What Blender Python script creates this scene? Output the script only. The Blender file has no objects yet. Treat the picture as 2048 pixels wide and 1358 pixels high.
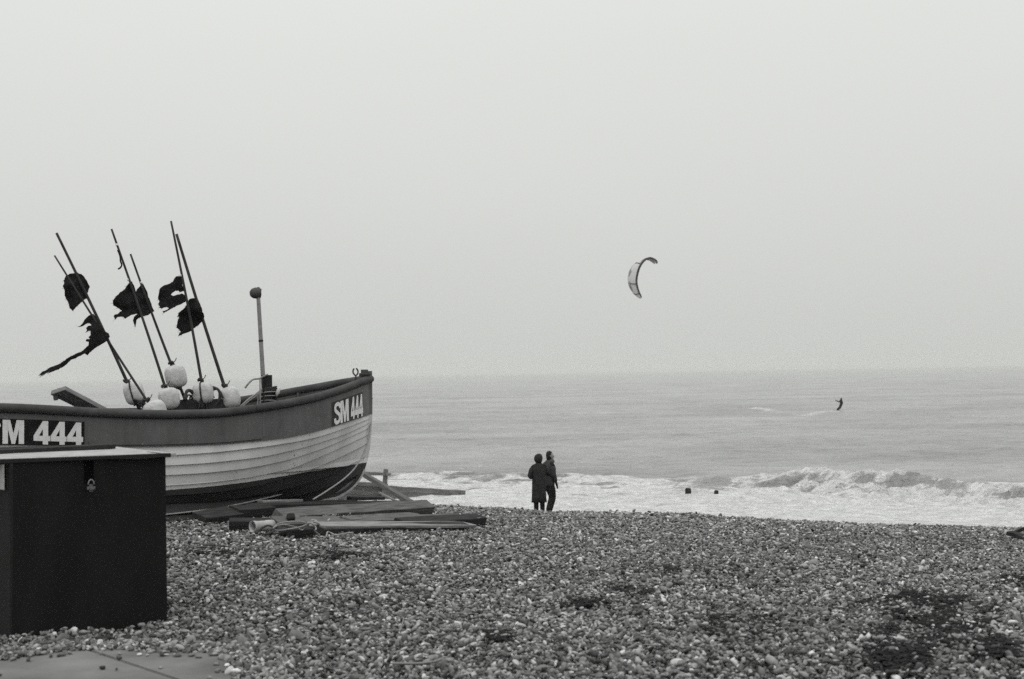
import bpy, bmesh, math, random
import numpy as np
from mathutils import Vector, Matrix, Euler, noise
random.seed(7); RNG = np.random.default_rng(7)
SC = bpy.context.scene
COL = SC.collection

# ------------------------------------------------------------------ camera
FPX = 50 / 36 * 2048.0
rho = math.atan(34 / 2048); pit = math.atan(67 / FPX)
F_ = np.array([0, math.cos(pit), math.sin(pit)])
U0 = np.array([0, -math.sin(pit), math.cos(pit)]); R0 = np.array([1.0, 0, 0])
U_ = U0 * math.cos(rho) + R0 * math.sin(rho)
R_ = R0 * math.cos(rho) - U0 * math.sin(rho)
cam = bpy.data.cameras.new('camera'); cam.lens = 50; cam.sensor_width = 36
cam.clip_end = 40000; cam.clip_start = 0.1
cam.dof.use_dof = True; cam.dof.focus_distance = 20.0; cam.dof.aperture_fstop = 4.0
camo = bpy.data.objects.new('camera', cam); COL.objects.link(camo)
camo.matrix_world = Matrix(((R_[0], U_[0], -F_[0], 0), (R_[1], U_[1], -F_[1], 0), (R_[2], U_[2], -F_[2], 0), (0, 0, 0, 1)))
SC.camera = camo

# ------------------------------------------------------------------ sky, sun, exposure
SUN_EL, SUN_AZ = math.radians(66), math.radians(205)      # azimuth clockwise from +Y (the sea): behind the camera, a little left
w = bpy.data.worlds.new('World'); SC.world = w; w.use_nodes = True
nt = w.node_tree; nt.nodes.clear()
def N(t, kind, **kw):
    n = t.nodes.new(kind)
    for k, v in kw.items(): setattr(n, k, v)
    return n
sky = N(nt, 'ShaderNodeTexSky', sky_type='NISHITA', sun_disc=False, sun_elevation=SUN_EL, sun_rotation=SUN_AZ)
sky.dust_density = 5; sky.air_density = 1.5
bw = N(nt, 'ShaderNodeRGBToBW'); nt.links.new(sky.outputs[0], bw.inputs[0])
bg1 = N(nt, 'ShaderNodeBackground'); nt.links.new(bw.outputs[0], bg1.inputs[0]); bg1.inputs[1].default_value = 0.012
tc = N(nt, 'ShaderNodeTexCoord'); sp = N(nt, 'ShaderNodeSeparateXYZ'); nt.links.new(tc.outputs['Generated'], sp.inputs[0])
ab = N(nt, 'ShaderNodeMath', operation='ABSOLUTE'); nt.links.new(sp.outputs[2], ab.inputs[0])
ma = N(nt, 'ShaderNodeMath', operation='MULTIPLY_ADD'); nt.links.new(ab.outputs[0], ma.inputs[0]); ma.inputs[1].default_value = 0.44; ma.inputs[2].default_value = 0.59
sq = N(nt, 'ShaderNodeMath', operation='MULTIPLY'); nt.links.new(ab.outputs[0], sq.inputs[0]); nt.links.new(ab.outputs[0], sq.inputs[1])
mb = N(nt, 'ShaderNodeMath', operation='MULTIPLY_ADD'); nt.links.new(sq.outputs[0], mb.inputs[0]); mb.inputs[1].default_value = 0.55; nt.links.new(ma.outputs[0], mb.inputs[2])
mp = N(nt, 'ShaderNodeMapping'); mp.inputs['Scale'].default_value = (1, 1, 3.5); nt.links.new(tc.outputs['Generated'], mp.inputs[0])
cn = N(nt, 'ShaderNodeTexNoise'); cn.inputs['Scale'].default_value = 1.6; cn.inputs['Detail'].default_value = 4; nt.links.new(mp.outputs[0], cn.inputs[0])
cm = N(nt, 'ShaderNodeMapRange'); nt.links.new(cn.outputs[0], cm.inputs[0]); cm.inputs[3].default_value = 0.965; cm.inputs[4].default_value = 1.035
cmul = N(nt, 'ShaderNodeMath', operation='MULTIPLY'); nt.links.new(mb.outputs[0], cmul.inputs[0]); nt.links.new(cm.outputs[0], cmul.inputs[1])
bg2 = N(nt, 'ShaderNodeBackground'); bg2.inputs[0].default_value = (0.982, 1.0, 0.965, 1); nt.links.new(cmul.outputs[0], bg2.inputs[1])
ad = N(nt, 'ShaderNodeAddShader'); nt.links.new(bg1.outputs[0], ad.inputs[0]); nt.links.new(bg2.outputs[0], ad.inputs[1])
wo = N(nt, 'ShaderNodeOutputWorld'); nt.links.new(ad.outputs[0], wo.inputs[0])
sl = bpy.data.lights.new('sun', 'SUN'); sl.energy = 0.55; sl.angle = math.radians(40); sl.color = (1.0, 0.995, 0.97)
so = bpy.data.objects.new('sun', sl); COL.objects.link(so)
sd = Vector((math.sin(SUN_AZ) * math.cos(SUN_EL), math.cos(SUN_AZ) * math.cos(SUN_EL), math.sin(SUN_EL)))
so.rotation_euler = sd.to_track_quat('Z', 'Y').to_euler(); so.location = sd * 50
SC.view_settings.view_transform = 'Standard'; SC.view_settings.look = 'None'
SC.view_settings.exposure = 0.0; SC.view_settings.gamma = 1.0; SC.view_settings.use_curve_mapping = False
SC.cycles.use_denoising = False; SC.cycles.sample_clamp_indirect = 2.5; SC.cycles.max_bounces = 6; SC.cycles.diffuse_bounces = 3; SC.cycles.glossy_bounces = 2; SC.cycles.volume_bounces = 1
SC.cycles.transparent_max_bounces = 6; SC.cycles.caustics_reflective = False; SC.cycles.caustics_refractive = False

# ------------------------------------------------------------------ helpers
def at(x, y, Y):
    """world point on the sight line of photo pixel (x, y) at distance Y"""
    r = F_ + R_ * (x - 1024) / FPX + U_ * (679 - y) / FPX
    return Vector(r * (Y / r[1]))
def hor(x): return 746.0 - (x - 1024) * 34 / 2048
def projx(P):
    d = P @ F_
    return 1024 + FPX * (P @ R_) / d, 679 - FPX * (P @ U_) / d

def mat(name, a, b=None, scale=8, rough=0.8, bump=0.0, bscale=None, stretch=(1, 1, 1), spec=None, detail=6, extra=None, dist=0.01):
    if spec is None: spec = 0.10 if a < 0.06 else 0.25
    m = bpy.data.materials.new(name); m.use_nodes = True; t = m.node_tree
    p = t.nodes['Principled BSDF']; p.inputs['Roughness'].default_value = rough; p.inputs['Specular IOR Level'].default_value = spec
    c = N(t, 'ShaderNodeTexCoord'); mpp = N(t, 'ShaderNodeMapping'); mpp.inputs['Scale'].default_value = stretch
    t.links.new(c.outputs['Object'], mpp.inputs[0])
    n = N(t, 'ShaderNodeTexNoise'); n.inputs['Scale'].default_value = scale; n.inputs['Detail'].default_value = detail; n.inputs['Roughness'].default_value = 0.62
    t.links.new(mpp.outputs[0], n.inputs['Vector'])
    r = N(t, 'ShaderNodeValToRGB'); b = a if b is None else b
    r.color_ramp.elements[0].position = 0.3; r.color_ramp.elements[1].position = 0.7
    r.color_ramp.elements[0].color = (a, a, a, 1); r.color_ramp.elements[1].color = (b, b, b, 1)
    t.links.new(n.outputs[0], r.inputs[0]); t.links.new(r.outputs[0], p.inputs['Base Color'])
    if bump:
        n2 = N(t, 'ShaderNodeTexNoise'); n2.inputs['Scale'].default_value = bscale or scale * 3; n2.inputs['Detail'].default_value = 5
        t.links.new(mpp.outputs[0], n2.inputs['Vector'])
        bp = N(t, 'ShaderNodeBump'); bp.inputs['Strength'].default_value = bump; bp.inputs['Distance'].default_value = dist
        t.links.new(n2.outputs[0], bp.inputs['Height']); t.links.new(bp.outputs[0], p.inputs['Normal'])
    if extra: extra(t, p, r, mpp)
    return m

def tag(o, label=None, cat=None, group=None, kind=None):
    if label: o['label'] = label
    if cat: o['category'] = cat
    if group: o['group'] = group
    if kind: o['kind'] = kind
    return o
def empty(name, loc, label, cat, group=None):
    o = bpy.data.objects.new(name, None); COL.objects.link(o); o.location = loc; o.empty_display_size = 0.1
    bpy.context.view_layer.update()
    return tag(o, label, cat, group)
def link(name, me, m=None, parent=None, smooth=False):
    o = bpy.data.objects.new(name, me); COL.objects.link(o)
    if m is not None and not me.materials:
        for mm in (m if isinstance(m, (list, tuple)) else [m]): me.materials.append(mm)
    if smooth: me.shade_smooth()
    if parent is not None:
        o.parent = parent
        pm = parent.matrix_world if parent.parent is None else parent.matrix_world
        o.matrix_parent_inverse = pm.inverted()
    return o
def pyd(name, v, f):
    me = bpy.data.meshes.new(name); me.from_pydata([tuple(q) for q in v], [], [tuple(q) for q in f]); me.update(); return me
def bm_mesh(bm, name):
    bmesh.ops.recalc_face_normals(bm, faces=bm.faces)
    me = bpy.data.meshes.new(name); bm.to_mesh(me); bm.free(); return me

def add_box(bm, c, size, rot=None):
    M = Matrix.Translation(c) @ (rot.to_4x4() if rot is not None else Matrix()) @ Matrix.Diagonal((*size, 1))
    return bmesh.ops.create_cube(bm, size=1, matrix=M)['verts']
def tube_pts(P, rad, seg=8, cap=True, bm=None, squash=1.0):
    """tube along points P with radius list/float"""
    P = [Vector(p) for p in P]; n = len(P)
    rad = [rad] * n if not hasattr(rad, '__len__') else rad
    own = bm is None
    if own: bm = bmesh.new()
    rings = []; up = Vector((0.13, 0.21, 1)).normalized()
    for i, p in enumerate(P):
        t = (P[min(i + 1, n - 1)] - P[max(i - 1, 0)]).normalized()
        a = t.cross(up)
        if a.length < 1e-3: a = t.cross(Vector((1, 0, 0)))
        a.normalize(); b = a.cross(t).normalized()
        rings.append([bm.verts.new(p + (a * math.cos(q) + b * math.sin(q) * squash) * rad[i]) for q in [2 * math.pi * k / seg for k in range(seg)]])
    for i in range(n - 1):
        for k in range(seg):
            bm.faces.new((rings[i][k], rings[i][(k + 1) % seg], rings[i + 1][(k + 1) % seg], rings[i + 1][k]))
    if cap: bm.faces.new(rings[0][::-1]); bm.faces.new(rings[-1])
    return bm
def spline(P, n=24):
    P = [Vector(p) for p in P]; out = []
    Q = [P[0] * 2 - P[1]] + P + [P[-1] * 2 - P[-2]]
    m = max(2, n // (len(P) - 1))
    for i in range(1, len(Q) - 2):
        for k in range(m):
            t = k / m; a, b, c, d = Q[i - 1], Q[i], Q[i + 1], Q[i + 2]
            out.append(0.5 * ((2 * b) + (c - a) * t + (2 * a - 5 * b + 4 * c - d) * t * t + (3 * b - a - 3 * c + d) * t ** 3))
    out.append(P[-1]); return out
def rope(name, P, r, m, parent=None, n=30, seg=6):
    return link(name, bm_mesh(tube_pts(spline(P, n), r, seg), name), m, parent, True)

def timber(name, p0, p1, wd, th, m, roll=0.0, parent=None, taper=1.0, wob=0.006, bevel=0.008, round_end=False):
    """squared timber from p0 to p1 (its axis), wd across, th thick; local X runs along the grain"""
    p0, p1 = Vector(p0), Vector(p1); d = p1 - p0; L = d.length; x = d.normalized()
    y = Vector((0, 0, 1)).cross(x)
    if y.length < 0.05: y = Vector((0, 1, 0))
    y.normalize(); z = x.cross(y).normalized()
    R = Matrix((x, y, z)).transposed() @ Matrix.Rotation(roll, 3, 'X')
    bm = bmesh.new(); ns = max(2, int(L / 0.12)); off = Vector((random.random() * 50, 3, 1))
    rings = []
    for i in range(ns + 1):
        s = i / ns; px = s * L; k = 1 + (taper - 1) * s
        if round_end and s > 0.9: k *= math.sqrt(max(0.08, 1 - ((s - 0.9) / 0.1) ** 2))
        hw, hh = wd / 2 * k, th / 2
        ring = []
        for (a, b) in ((-1, -1), (1, -1), (1, 1), (-1, 1)):
            nv = noise.noise_vector(Vector((px * 2.2, a * 3, b * 3)) + off)
            ring.append(bm.verts.new((px, a * hw + nv.y * wob, b * hh + nv.z * wob)))
        rings.append(ring)
    for i in range(ns):
        for k in range(4): bm.faces.new((rings[i][k], rings[i][(k + 1) % 4], rings[i + 1][(k + 1) % 4], rings[i + 1][k]))
    bm.faces.new(rings[0][::-1]); bm.faces.new(rings[-1])
    bmesh.ops.recalc_face_normals(bm, faces=bm.faces)
    if bevel:
        es = [e for e in bm.edges if len(e.link_faces) == 2 and e.link_faces[0].normal.angle(e.link_faces[1].normal, 0) > 0.9]
        bmesh.ops.bevel(bm, geom=es, offset=bevel, segments=2, affect='EDGES', profile=0.5)
    me = bm_mesh(bm, name); o = bpy.data.objects.new(name, me); COL.objects.link(o); me.materials.append(m)
    o.matrix_world = Matrix.Translation(p0) @ R.to_4x4()
    if parent is not None: bpy.context.view_layer.update(); o.parent = parent; o.matrix_parent_inverse = parent.matrix_world.inverted()
    return o

# numpy value noise
_P = RNG.random((256, 256))
def vn(x, y):
    xi = np.floor(x).astype(int); yi = np.floor(y).astype(int); fx = x - xi; fy = y - yi
    fx = fx * fx * (3 - 2 * fx); fy = fy * fy * (3 - 2 * fy)
    g = lambda a, b: _P[a % 256, b % 256]
    return (g(xi, yi) * (1 - fx) + g(xi + 1, yi) * fx) * (1 - fy) + (g(xi, yi + 1) * (1 - fx) + g(xi + 1, yi + 1) * fx) * fy
def fbm(x, y, o=4):
    s = 0; a = 1; t = 0
    for i in range(o): s = s + a * vn(x * 2 ** i + 17.3 * i, y * 2 ** i + 5.1 * i); t += a; a *= 0.5
    return s / t

# ------------------------------------------------------------------ the beach
_px = np.array([650, 900, 1100, 1300, 1400, 1700, 2048, 2700.])
_vc = np.array([.088, .0937, .0990, .1006, .1031, .1106, .1164, .1230])
_dc = np.array([21, 23, 24, 24, 24, 24, 24, 24.])
def depth(X, Y):
    X = np.asarray(X, float); Y = np.asarray(Y, float)
    Yc = np.maximum(Y, 7.5); u = X / np.maximum(Yc, 7.5); px = 1024 + u * FPX
    vc = np.interp(px, _px, _vc); dc = np.interp(px, _px, _dc)
    d0 = (1.5 - 7.5 * vc) / (1 - 7.5 / dc); s = vc - d0 / dc
    d = d0 + s * Yc
    extra = vc + 0.0045 - s
    q = (Y - dc) / 0.45
    d = d + extra * 0.45 * np.where(q > 20, q, np.log1p(np.exp(np.minimum(q, 20))))
    d = d - 0.14 * np.exp(-((X - 3.05) / 0.5) ** 2 - ((Y - 24.2) / 1.2) ** 2) * 0.4
    d = d + 0.09 * np.exp(-((X + 4.6) / 2.2) ** 2 - ((Y - 19.2) / 1.5) ** 2)
    und = (fbm(X * 0.8 + 40, Y * 0.55 + 9, 4) - 0.5) * 0.09 * np.clip((Y - 8.5) / 3, 0, 1) + (fbm(X * 2.6 + 4, Y * 2.1, 3) - 0.5) * 0.055 * np.clip((Y - 8.2) / 2, 0, 1) * np.clip((22 - Y) / 3, 0.2, 1)
    return np.minimum(d, 7.5) - und
def gz(X, Y): return -float(depth(X, Y))
def gp(X, Y, h=0.0): return Vector((X, Y, gz(X, Y) + h))

def onz(x, y, z):
    r = F_ + R_ * (x - 1024) / FPX + U_ * (679 - y) / FPX; k = z / r[2]; return (float(r[0] * k), float(r[1] * k))
ZT = -1.475
PATH_POLY = [onz(x, y, ZT) for x, y in ((-420, 1350), (0, 1321), (70, 1311), (165, 1301), (300, 1304), (420, 1309), (455, 1325), (462, 1343), (468, 1362))] + [(-1.5, 5.8), (-1.0, 3.0), (-7, 3.0)]
def on_path(X, Y):
    """distance outside the concrete (metres, < 0 on it)"""
    X = np.asarray(X, float); Y = np.asarray(Y, float)
    sh = X.shape; X = X.ravel() + 0.05 * (fbm(Y.ravel() * 9, X.ravel() * 9, 2) - .5); Y = Y.ravel() + 0.09 * (fbm(X * 7, Y.ravel() * 7 + 3, 2) - .5)
    ins = np.zeros(X.shape, bool); dm = np.full(X.shape, 1e9); m_ = len(PATH_POLY)
    for k in range(m_):
        (x1, y1), (x2, y2) = PATH_POLY[k], PATH_POLY[(k + 1) % m_]
        c = ((y1 > Y) != (y2 > Y)) & (X < (x2 - x1) * (Y - y1) / (y2 - y1 + 1e-12) + x1); ins ^= c
        L2 = (x2 - x1) ** 2 + (y2 - y1) ** 2; t = np.clip(((X - x1) * (x2 - x1) + (Y - y1) * (y2 - y1)) / L2, 0, 1)
        dm = np.minimum(dm, np.hypot(X - x1 - t * (x2 - x1), Y - y1 - t * (y2 - y1)))
    return np.where(ins, -dm, dm).reshape(sh)

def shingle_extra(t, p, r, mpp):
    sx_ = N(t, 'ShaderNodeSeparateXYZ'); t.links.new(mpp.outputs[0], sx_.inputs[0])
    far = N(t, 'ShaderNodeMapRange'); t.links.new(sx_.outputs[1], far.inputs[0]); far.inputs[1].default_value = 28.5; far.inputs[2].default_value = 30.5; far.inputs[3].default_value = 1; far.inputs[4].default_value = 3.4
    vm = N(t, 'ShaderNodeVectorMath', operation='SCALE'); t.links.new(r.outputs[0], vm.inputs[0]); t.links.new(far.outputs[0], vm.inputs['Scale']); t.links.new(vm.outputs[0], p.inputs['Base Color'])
    v = N(t, 'ShaderNodeTexVoronoi'); v.inputs['Scale'].default_value = 28; t.links.new(mpp.outputs[0], v.inputs['Vector'])
    bp = N(t, 'ShaderNodeBump'); bp.inputs['Strength'].default_value = 1; bp.inputs['Distance'].default_value = 0.02; bp.invert = True
    t.links.new(v.outputs['Distance'], bp.inputs['Height']); t.links.new(bp.outputs[0], p.inputs['Normal'])
M_base = mat('shingle_bed', 0.02, 0.06, 30, 0.9, extra=shingle_extra)  # bed coloured extra dark to paint shade into the gaps between pebbles
ys = np.concatenate([np.arange(-12, 5, 1.0), np.arange(5, 28, 0.2), np.arange(28, 72, 0.8)])
tt = np.linspace(-1, 1, 181)
gx = np.sign(tt) * (np.abs(tt) ** 1.5) * 60
GX, GY = np.meshgrid(gx, ys); GZ = -depth(GX, GY) - 0.03 - 0.05 * (on_path(GX, GY) < -0.12)
nr, nc = GX.shape
def gridmesh(name, X, Y, Z):
    nr, nc = X.shape
    me = bpy.data.meshes.new(name)
    co = np.stack([X, Y, Z], -1).reshape(-1, 3)
    me.vertices.add(nr * nc); me.vertices.foreach_set('co', co.ravel())
    i = np.arange(nr - 1)[:, None] * nc + np.arange(nc - 1)[None]
    q = np.stack([i, i + 1, i + nc + 1, i + nc], -1).reshape(-1)
    nf = len(q) // 4
    me.loops.add(nf * 4); me.loops.foreach_set('vertex_index', q)
    me.polygons.add(nf); me.polygons.foreach_set('loop_start', np.arange(nf) * 4); me.polygons.foreach_set('loop_total', np.full(nf, 4))
    me.update(calc_edges=True); me.validate(); me.shade_smooth(); return me
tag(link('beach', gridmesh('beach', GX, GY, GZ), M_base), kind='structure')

# ------------------------------------------------------------------ the sea
SEA = -5.0
rows = [36.0]
while rows[-1] < 74: rows.append(rows[-1] + 0.10)
vv = 5 / rows[-1]
while vv > 0.00034:
    vv -= 0.00022 if vv > 0.006 else 0.00012
    rows.append(5 / vv)
rows = np.array(rows); tcol = np.linspace(-1, 1, 681)
WX = tcol[None] * (0.62 * rows + 14)[:, None]; WY = np.repeat(rows[:, None], len(tcol), 1)
pxw = 1024 + WX / WY * FPX
cpx = np.array([-1500, 500, 700, 900, 1100, 1250, 1350, 1450, 1560, 1650, 1750, 1850, 1950, 2048, 2400, 3500.])
cY = np.array([82, 74, 72, 69.5, 67.5, 66, 64.5, 63, 62, 60.5, 59, 57.5, 56, 54.5, 51, 46.])
cH = np.array([.1, .12, .12, .14, .16, .1, .05, .2, .45, .64, .68, .5, .42, .38, .35, .3])
# the breaker line as a curve over X
cX = (cpx - 1024) / FPX * cY
o_ = np.argsort(cX)
YC = np.interp(WX, cX[o_], cY[o_]) + (fbm(WX * 0.35, WX * 0 + 3, 3) - 0.5) * 1.6
HC = np.interp(WX, cX[o_], cH[o_]) * (0.75 + 0.5 * fbm(WX * 0.8 + 9, WX * 0 + 1, 3))
dY = WY - YC
prof = np.where(dY > 0, np.exp(-(dY / 3.6) ** 2), np.exp(-(dY / 1.5) ** 2))
Z = SEA + HC * prof
near = np.clip((78 - WY) / 6, 0, 1)
infoam = np.clip((YC - WY + 0.4) / 0.8, 0, 1)
chop = (fbm(WX * 0.9, WY * 1.7, 5) - 0.5)
Z += chop * (0.30 + 0.55 * np.exp(-((dY + 3) / 3.0) ** 2) * np.clip(HC * 2, 0, 1)) * np.clip((WY - 44) / 8, 0.25, 1) * infoam
rid = 1 - np.abs(2 * fbm(WX * 1.4 + 50, WY * 2.2, 4) - 1)
Z += (rid - 0.7) * 0.75 * infoam * np.clip(HC, 0.1, 1) * np.exp(-((dY + 2.2) / 2.6) ** 2)
spray = np.clip(fbm(WX * 2.5 + 7, WY * 0 + 2, 4) - 0.45, 0, 1)
Z += spray * 0.7 * HC * np.exp(-(dY / 0.45) ** 2)
# second small swells and far chop
amp = np.clip(0.12 + 0.0 * WY, 0, 0.2) * (1 - infoam)
Z += amp * (fbm(WX * 0.30 + 3, WY * 0.40, 4) - 0.5) * 2.6 * np.clip((900 - WY) / 600, 0, 1)
Z += 0.05 * np.sin(WY * 0.33 + 9.0 * fbm(WX * 0.05, WY * 0.05, 3) + WX * 0.06) * np.clip((400 - WY) / 300, 0, 1) * (1 - infoam)
foam = np.clip(0.25 - dY / 5.0, 0, 1) * (dY < 1.2)
foam = np.where(dY < 0.8, np.clip(0.47 + (0.8 - dY) / 34, 0, 1) + 0.65 * (fbm(WX * 0.7 + 31, WY * 0.9, 6) - 0.5), 0)
foam = np.where(dY >= 0.8, np.clip(0.5 - (dY - 0.8) / 1.2, 0, 0.5), foam)
# glassy patches in the wave face, right part
face = np.exp(-((dY + 1.1) / 1.3) ** 2) * np.clip((pxw - 1640) / 120, 0, 1) * np.clip(fbm(WX * 0.55 + 2, WY * 0.3, 4) * 3.6 - 1.75, 0, 1)
foam -= 0.50 * face * np.clip(fbm(WX * 1.8 + 20, WY * 1.4, 4) * 3.2 - 0.9, 0, 1)
foam += 0.30 * np.exp(-((dY - 0.1) / 0.35) ** 2) * np.clip((pxw - 1500) / 200, 0, 1)
hole = np.exp(-((pxw - 1418) / 26) ** 2 - ((WY - 63.0) / 1.9) ** 2)
foam -= 0.8 * hole
# surf on the lower beach is solid white
foam = np.maximum(foam, np.clip((51.0 - WY) / 5 + 0.60, 0, 1) * (dY < -2))
# wake of the kitesurfer
def seg_d(x, y, a, b):
    ax, ay = a; bx, by = b; L2 = (bx - ax) ** 2 + (by - ay) ** 2
    t = np.clip(((x - ax) * (bx - ax) + (y - ay) * (by - ay)) / L2, 0, 1)
    return np.hypot(x - ax - t * (bx - ax), y - ay - t * (by - ay)), t
def seap(x, y):
    v = (y - hor(x)) / FPX; Y = 5 / v; return ((x - 1024) / FPX * Y, Y)
a, b, c = seap(1510, 816), seap(1606, 830), seap(1664, 821)
m = (WY > 120) & (WY < 260)
for p, q, wd, k in ((b, c, 1.5, 0.56), (a, b, 2.6, 0.52)):
    d, t = seg_d(WX, WY, p, q)
    foam = np.where(m, np.maximum(foam, (k + 0.28 * (fbm(WX * 0.35, WY * 0.25, 4) - 0.5)) * np.exp(-(d / wd) ** 2)), foam)
far_fl = (WY > 75) & (fbm(WX * 0.12, WY * 0.25, 4) > 0.80)
foam = np.where(far_fl, np.maximum(foam, 0.45), foam)
sme = gridmesh('sea', WX, WY, Z)
at_ = sme.attributes.new('foam', 'FLOAT', 'POINT'); at_.data.foreach_set('value', foam.ravel().astype(np.float32))

sm = bpy.data.materials.new('sea_water'); sm.use_nodes = True; t = sm.node_tree; p = t.nodes['Principled BSDF']
geo = N(t, 'ShaderNodeTexCoord')
at1 = N(t, 'ShaderNodeAttribute', attribute_name='foam')
def nz(scale, st, det=5, rough=0.6):
    mm = N(t, 'ShaderNodeMapping'); mm.inputs['Scale'].default_value = st; t.links.new(geo.outputs['Object'], mm.inputs[0])
    n = N(t, 'ShaderNodeTexNoise'); n.inputs['Scale'].default_value = scale; n.inputs['Detail'].default_value = det; n.inputs['Roughness'].default_value = rough
    t.links.new(mm.outputs[0], n.inputs['Vector']); return n
n1 = nz(1.3, (1, 1.5, 1), 12, 0.74)
su = N(t, 'ShaderNodeMath', operation='ADD'); t.links.new(at1.outputs['Fac'], su.inputs[0]); t.links.new(n1.outputs[0], su.inputs[1])
fr = N(t, 'ShaderNodeMapRange', interpolation_type='SMOOTHSTEP'); t.links.new(su.outputs[0], fr.inputs[0]); fr.inputs[1].default_value = 0.93; fr.inputs[2].default_value = 1.10
n3 = nz(0.05, (1, 1.6, 1), 5); n4 = nz(0.8, (0.7, 0.8, 1), 8, 0.75)
mixw = N(t, 'ShaderNodeMath', operation='ADD'); t.links.new(n3.outputs[0], mixw.inputs[0]); t.links.new(n4.outputs[0], mixw.inputs[1])
wr = N(t, 'ShaderNodeMapRange'); t.links.new(mixw.outputs[0], wr.inputs[0]); wr.inputs[1].default_value = 0.7; wr.inputs[2].default_value = 1.3; wr.inputs[3].default_value = 0.17; wr.inputs[4].default_value = 0.42
nf = nz(2.3, (1, 1.5, 1), 7, 0.7); fm = N(t, 'ShaderNodeMapRange'); t.links.new(nf.outputs[0], fm.inputs[0]); fm.inputs[1].default_value = .3; fm.inputs[2].default_value = .62; fm.inputs[3].default_value = 0.42; fm.inputs[4].default_value = 0.72
mx = N(t, 'ShaderNodeMix'); mx.data_type = 'FLOAT'; t.links.new(fr.outputs[0], mx.inputs[0]); t.links.new(wr.outputs[0], mx.inputs[2]); t.links.new(fm.outputs[0], mx.inputs[3])
t.links.new(mx.outputs[0], p.inputs['Base Color'])
rr = N(t, 'ShaderNodeMapRange'); t.links.new(fr.outputs[0], rr.inputs[0]); rr.inputs[3].default_value = 0.28; rr.inputs[4].default_value = 0.9; t.links.new(rr.outputs[0], p.inputs['Roughness'])
p.inputs['IOR'].default_value = 1.33; p.inputs['Specular IOR Level'].default_value = 0.5
b1 = nz(0.55, (0.8, 1.0, 1), 7, 0.65); b2 = nz(3.2, (0.7, 1.3, 1), 8, 0.7)
bp1 = N(t, 'ShaderNodeBump'); bp1.inputs['Strength'].default_value = 1.0; bp1.inputs['Distance'].default_value = 1.0; t.links.new(b1.outputs[0], bp1.inputs['Height'])
bp2 = N(t, 'ShaderNodeBump'); bp2.inputs['Strength'].default_value = 0.8; bp2.inputs['Distance'].default_value = 0.14; t.links.new(b2.outputs[0], bp2.inputs['Height']); t.links.new(bp1.outputs[0], bp2.inputs['Normal'])
t.links.new(bp2.outputs[0], p.inputs['Normal'])
tag(link('sea', sme, sm), kind='structure')

# haze: closed box round everything
bm = bmesh.new(); add_box(bm, (0, 7900, 3.25), (16000, 16400, 24.5))
hz = bpy.data.materials.new('haze_air'); hz.use_nodes = True; t = hz.node_tree; t.nodes.clear()
pv = N(t, 'ShaderNodeVolumePrincipled'); pv.inputs['Density'].default_value = 0.00015; pv.inputs['Color'].default_value = (0.83, 0.845, 0.815, 1); pv.inputs['Anisotropy'].default_value = 0.0
mo = N(t, 'ShaderNodeOutputMaterial'); t.links.new(pv.outputs[0], mo.inputs['Volume'])
HAZE = True
if HAZE: tag(link('haze', bm_mesh(bm, 'haze'), hz), kind='stuff')

# ------------------------------------------------------------------ concrete path, bottom left
M_conc = mat('concrete', 0.075, 0.19, 1.6, 0.85, bump=0.35, bscale=90, dist=0.003)
pth = empty('path', (-3, 5, gz(-3, 7)), None, None); tag(pth, kind='structure')
zt = ZT
_j1, _j2, _j3, _j4 = (onz(x, y, zt) for x, y in ((165, 1296), (169, 1296), (333, 1352), (337, 1352)))
_k = lambda a, b, t: (a[0] + (b[0] - a[0]) * t, a[1] + (b[1] - a[1]) * t)
_a, _b, _c = onz(-420, 1340, zt), onz(0, 1312, zt), onz(4, 1312, zt)
slabs = [(_a, _b, (_b[0] + .3, 2.5), (-7, 2.5)), (_c, _j1, _j3, _k(_j1, _j3, 2.6), (_k(_j1, _j3, 2.6)[0], 2.5), (_c[0] + .3, 2.5)),
         (_j2, onz(430, 1303, zt), onz(472, 1320, zt), onz(505, 1340, zt), onz(540, 1366, zt), (-0.8, 5.0), _k(_j2, _j4, 2.6))]
for q in slabs:
    bm = bmesh.new(); fc = bm.faces.new([bm.verts.new((x, y, zt - 0.10)) for x, y in q])
    e = bmesh.ops.extrude_face_region(bm, geom=[fc]); vs = [v for v in e['geom'] if isinstance(v, bmesh.types.BMVert)]
    bmesh.ops.translate(bm, verts=vs, vec=(0, 0, 0.10 + random.uniform(-0.003, 0.003)))
    bmesh.ops.bevel(bm, geom=[e for e in bm.edges], offset=0.006, segments=2, affect='EDGES')
    link('slab', bm_mesh(bm, 'slab'), M_conc, pth)

# ------------------------------------------------------------------ shingle: instanced pebbles
def tone_mat():
    m = bpy.data.materials.new('pebble_stone'); m.use_nodes = True; t = m.node_tree; p = t.nodes['Principled BSDF']
    a = N(t, 'ShaderNodeAttribute', attribute_name='tone', attribute_type='INSTANCER')
    c = N(t, 'ShaderNodeTexCoord'); n = N(t, 'ShaderNodeTexNoise'); n.inputs['Scale'].default_value = 2.2; n.inputs['Detail'].default_value = 4
    t.links.new(c.outputs['Object'], n.inputs['Vector'])
    r = N(t, 'ShaderNodeMapRange'); t.links.new(n.outputs[0], r.inputs[0]); r.inputs[1].default_value = .3; r.inputs[2].default_value = .7; r.inputs[3].default_value = 0.75; r.inputs[4].default_value = 1.25
    mu = N(t, 'ShaderNodeMath', operation='MULTIPLY'); t.links.new(a.outputs['Fac'], mu.inputs[0]); t.links.new(r.outputs[0], mu.inputs[1])
    t.links.new(mu.outputs[0], p.inputs['Base Color']); p.inputs['Roughness'].default_value = 0.62; p.inputs['Specular IOR Level'].default_value = 0.22
    return m
M_peb = tone_mat()
pc = bpy.data.collections.new('pebble_shapes')
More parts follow.
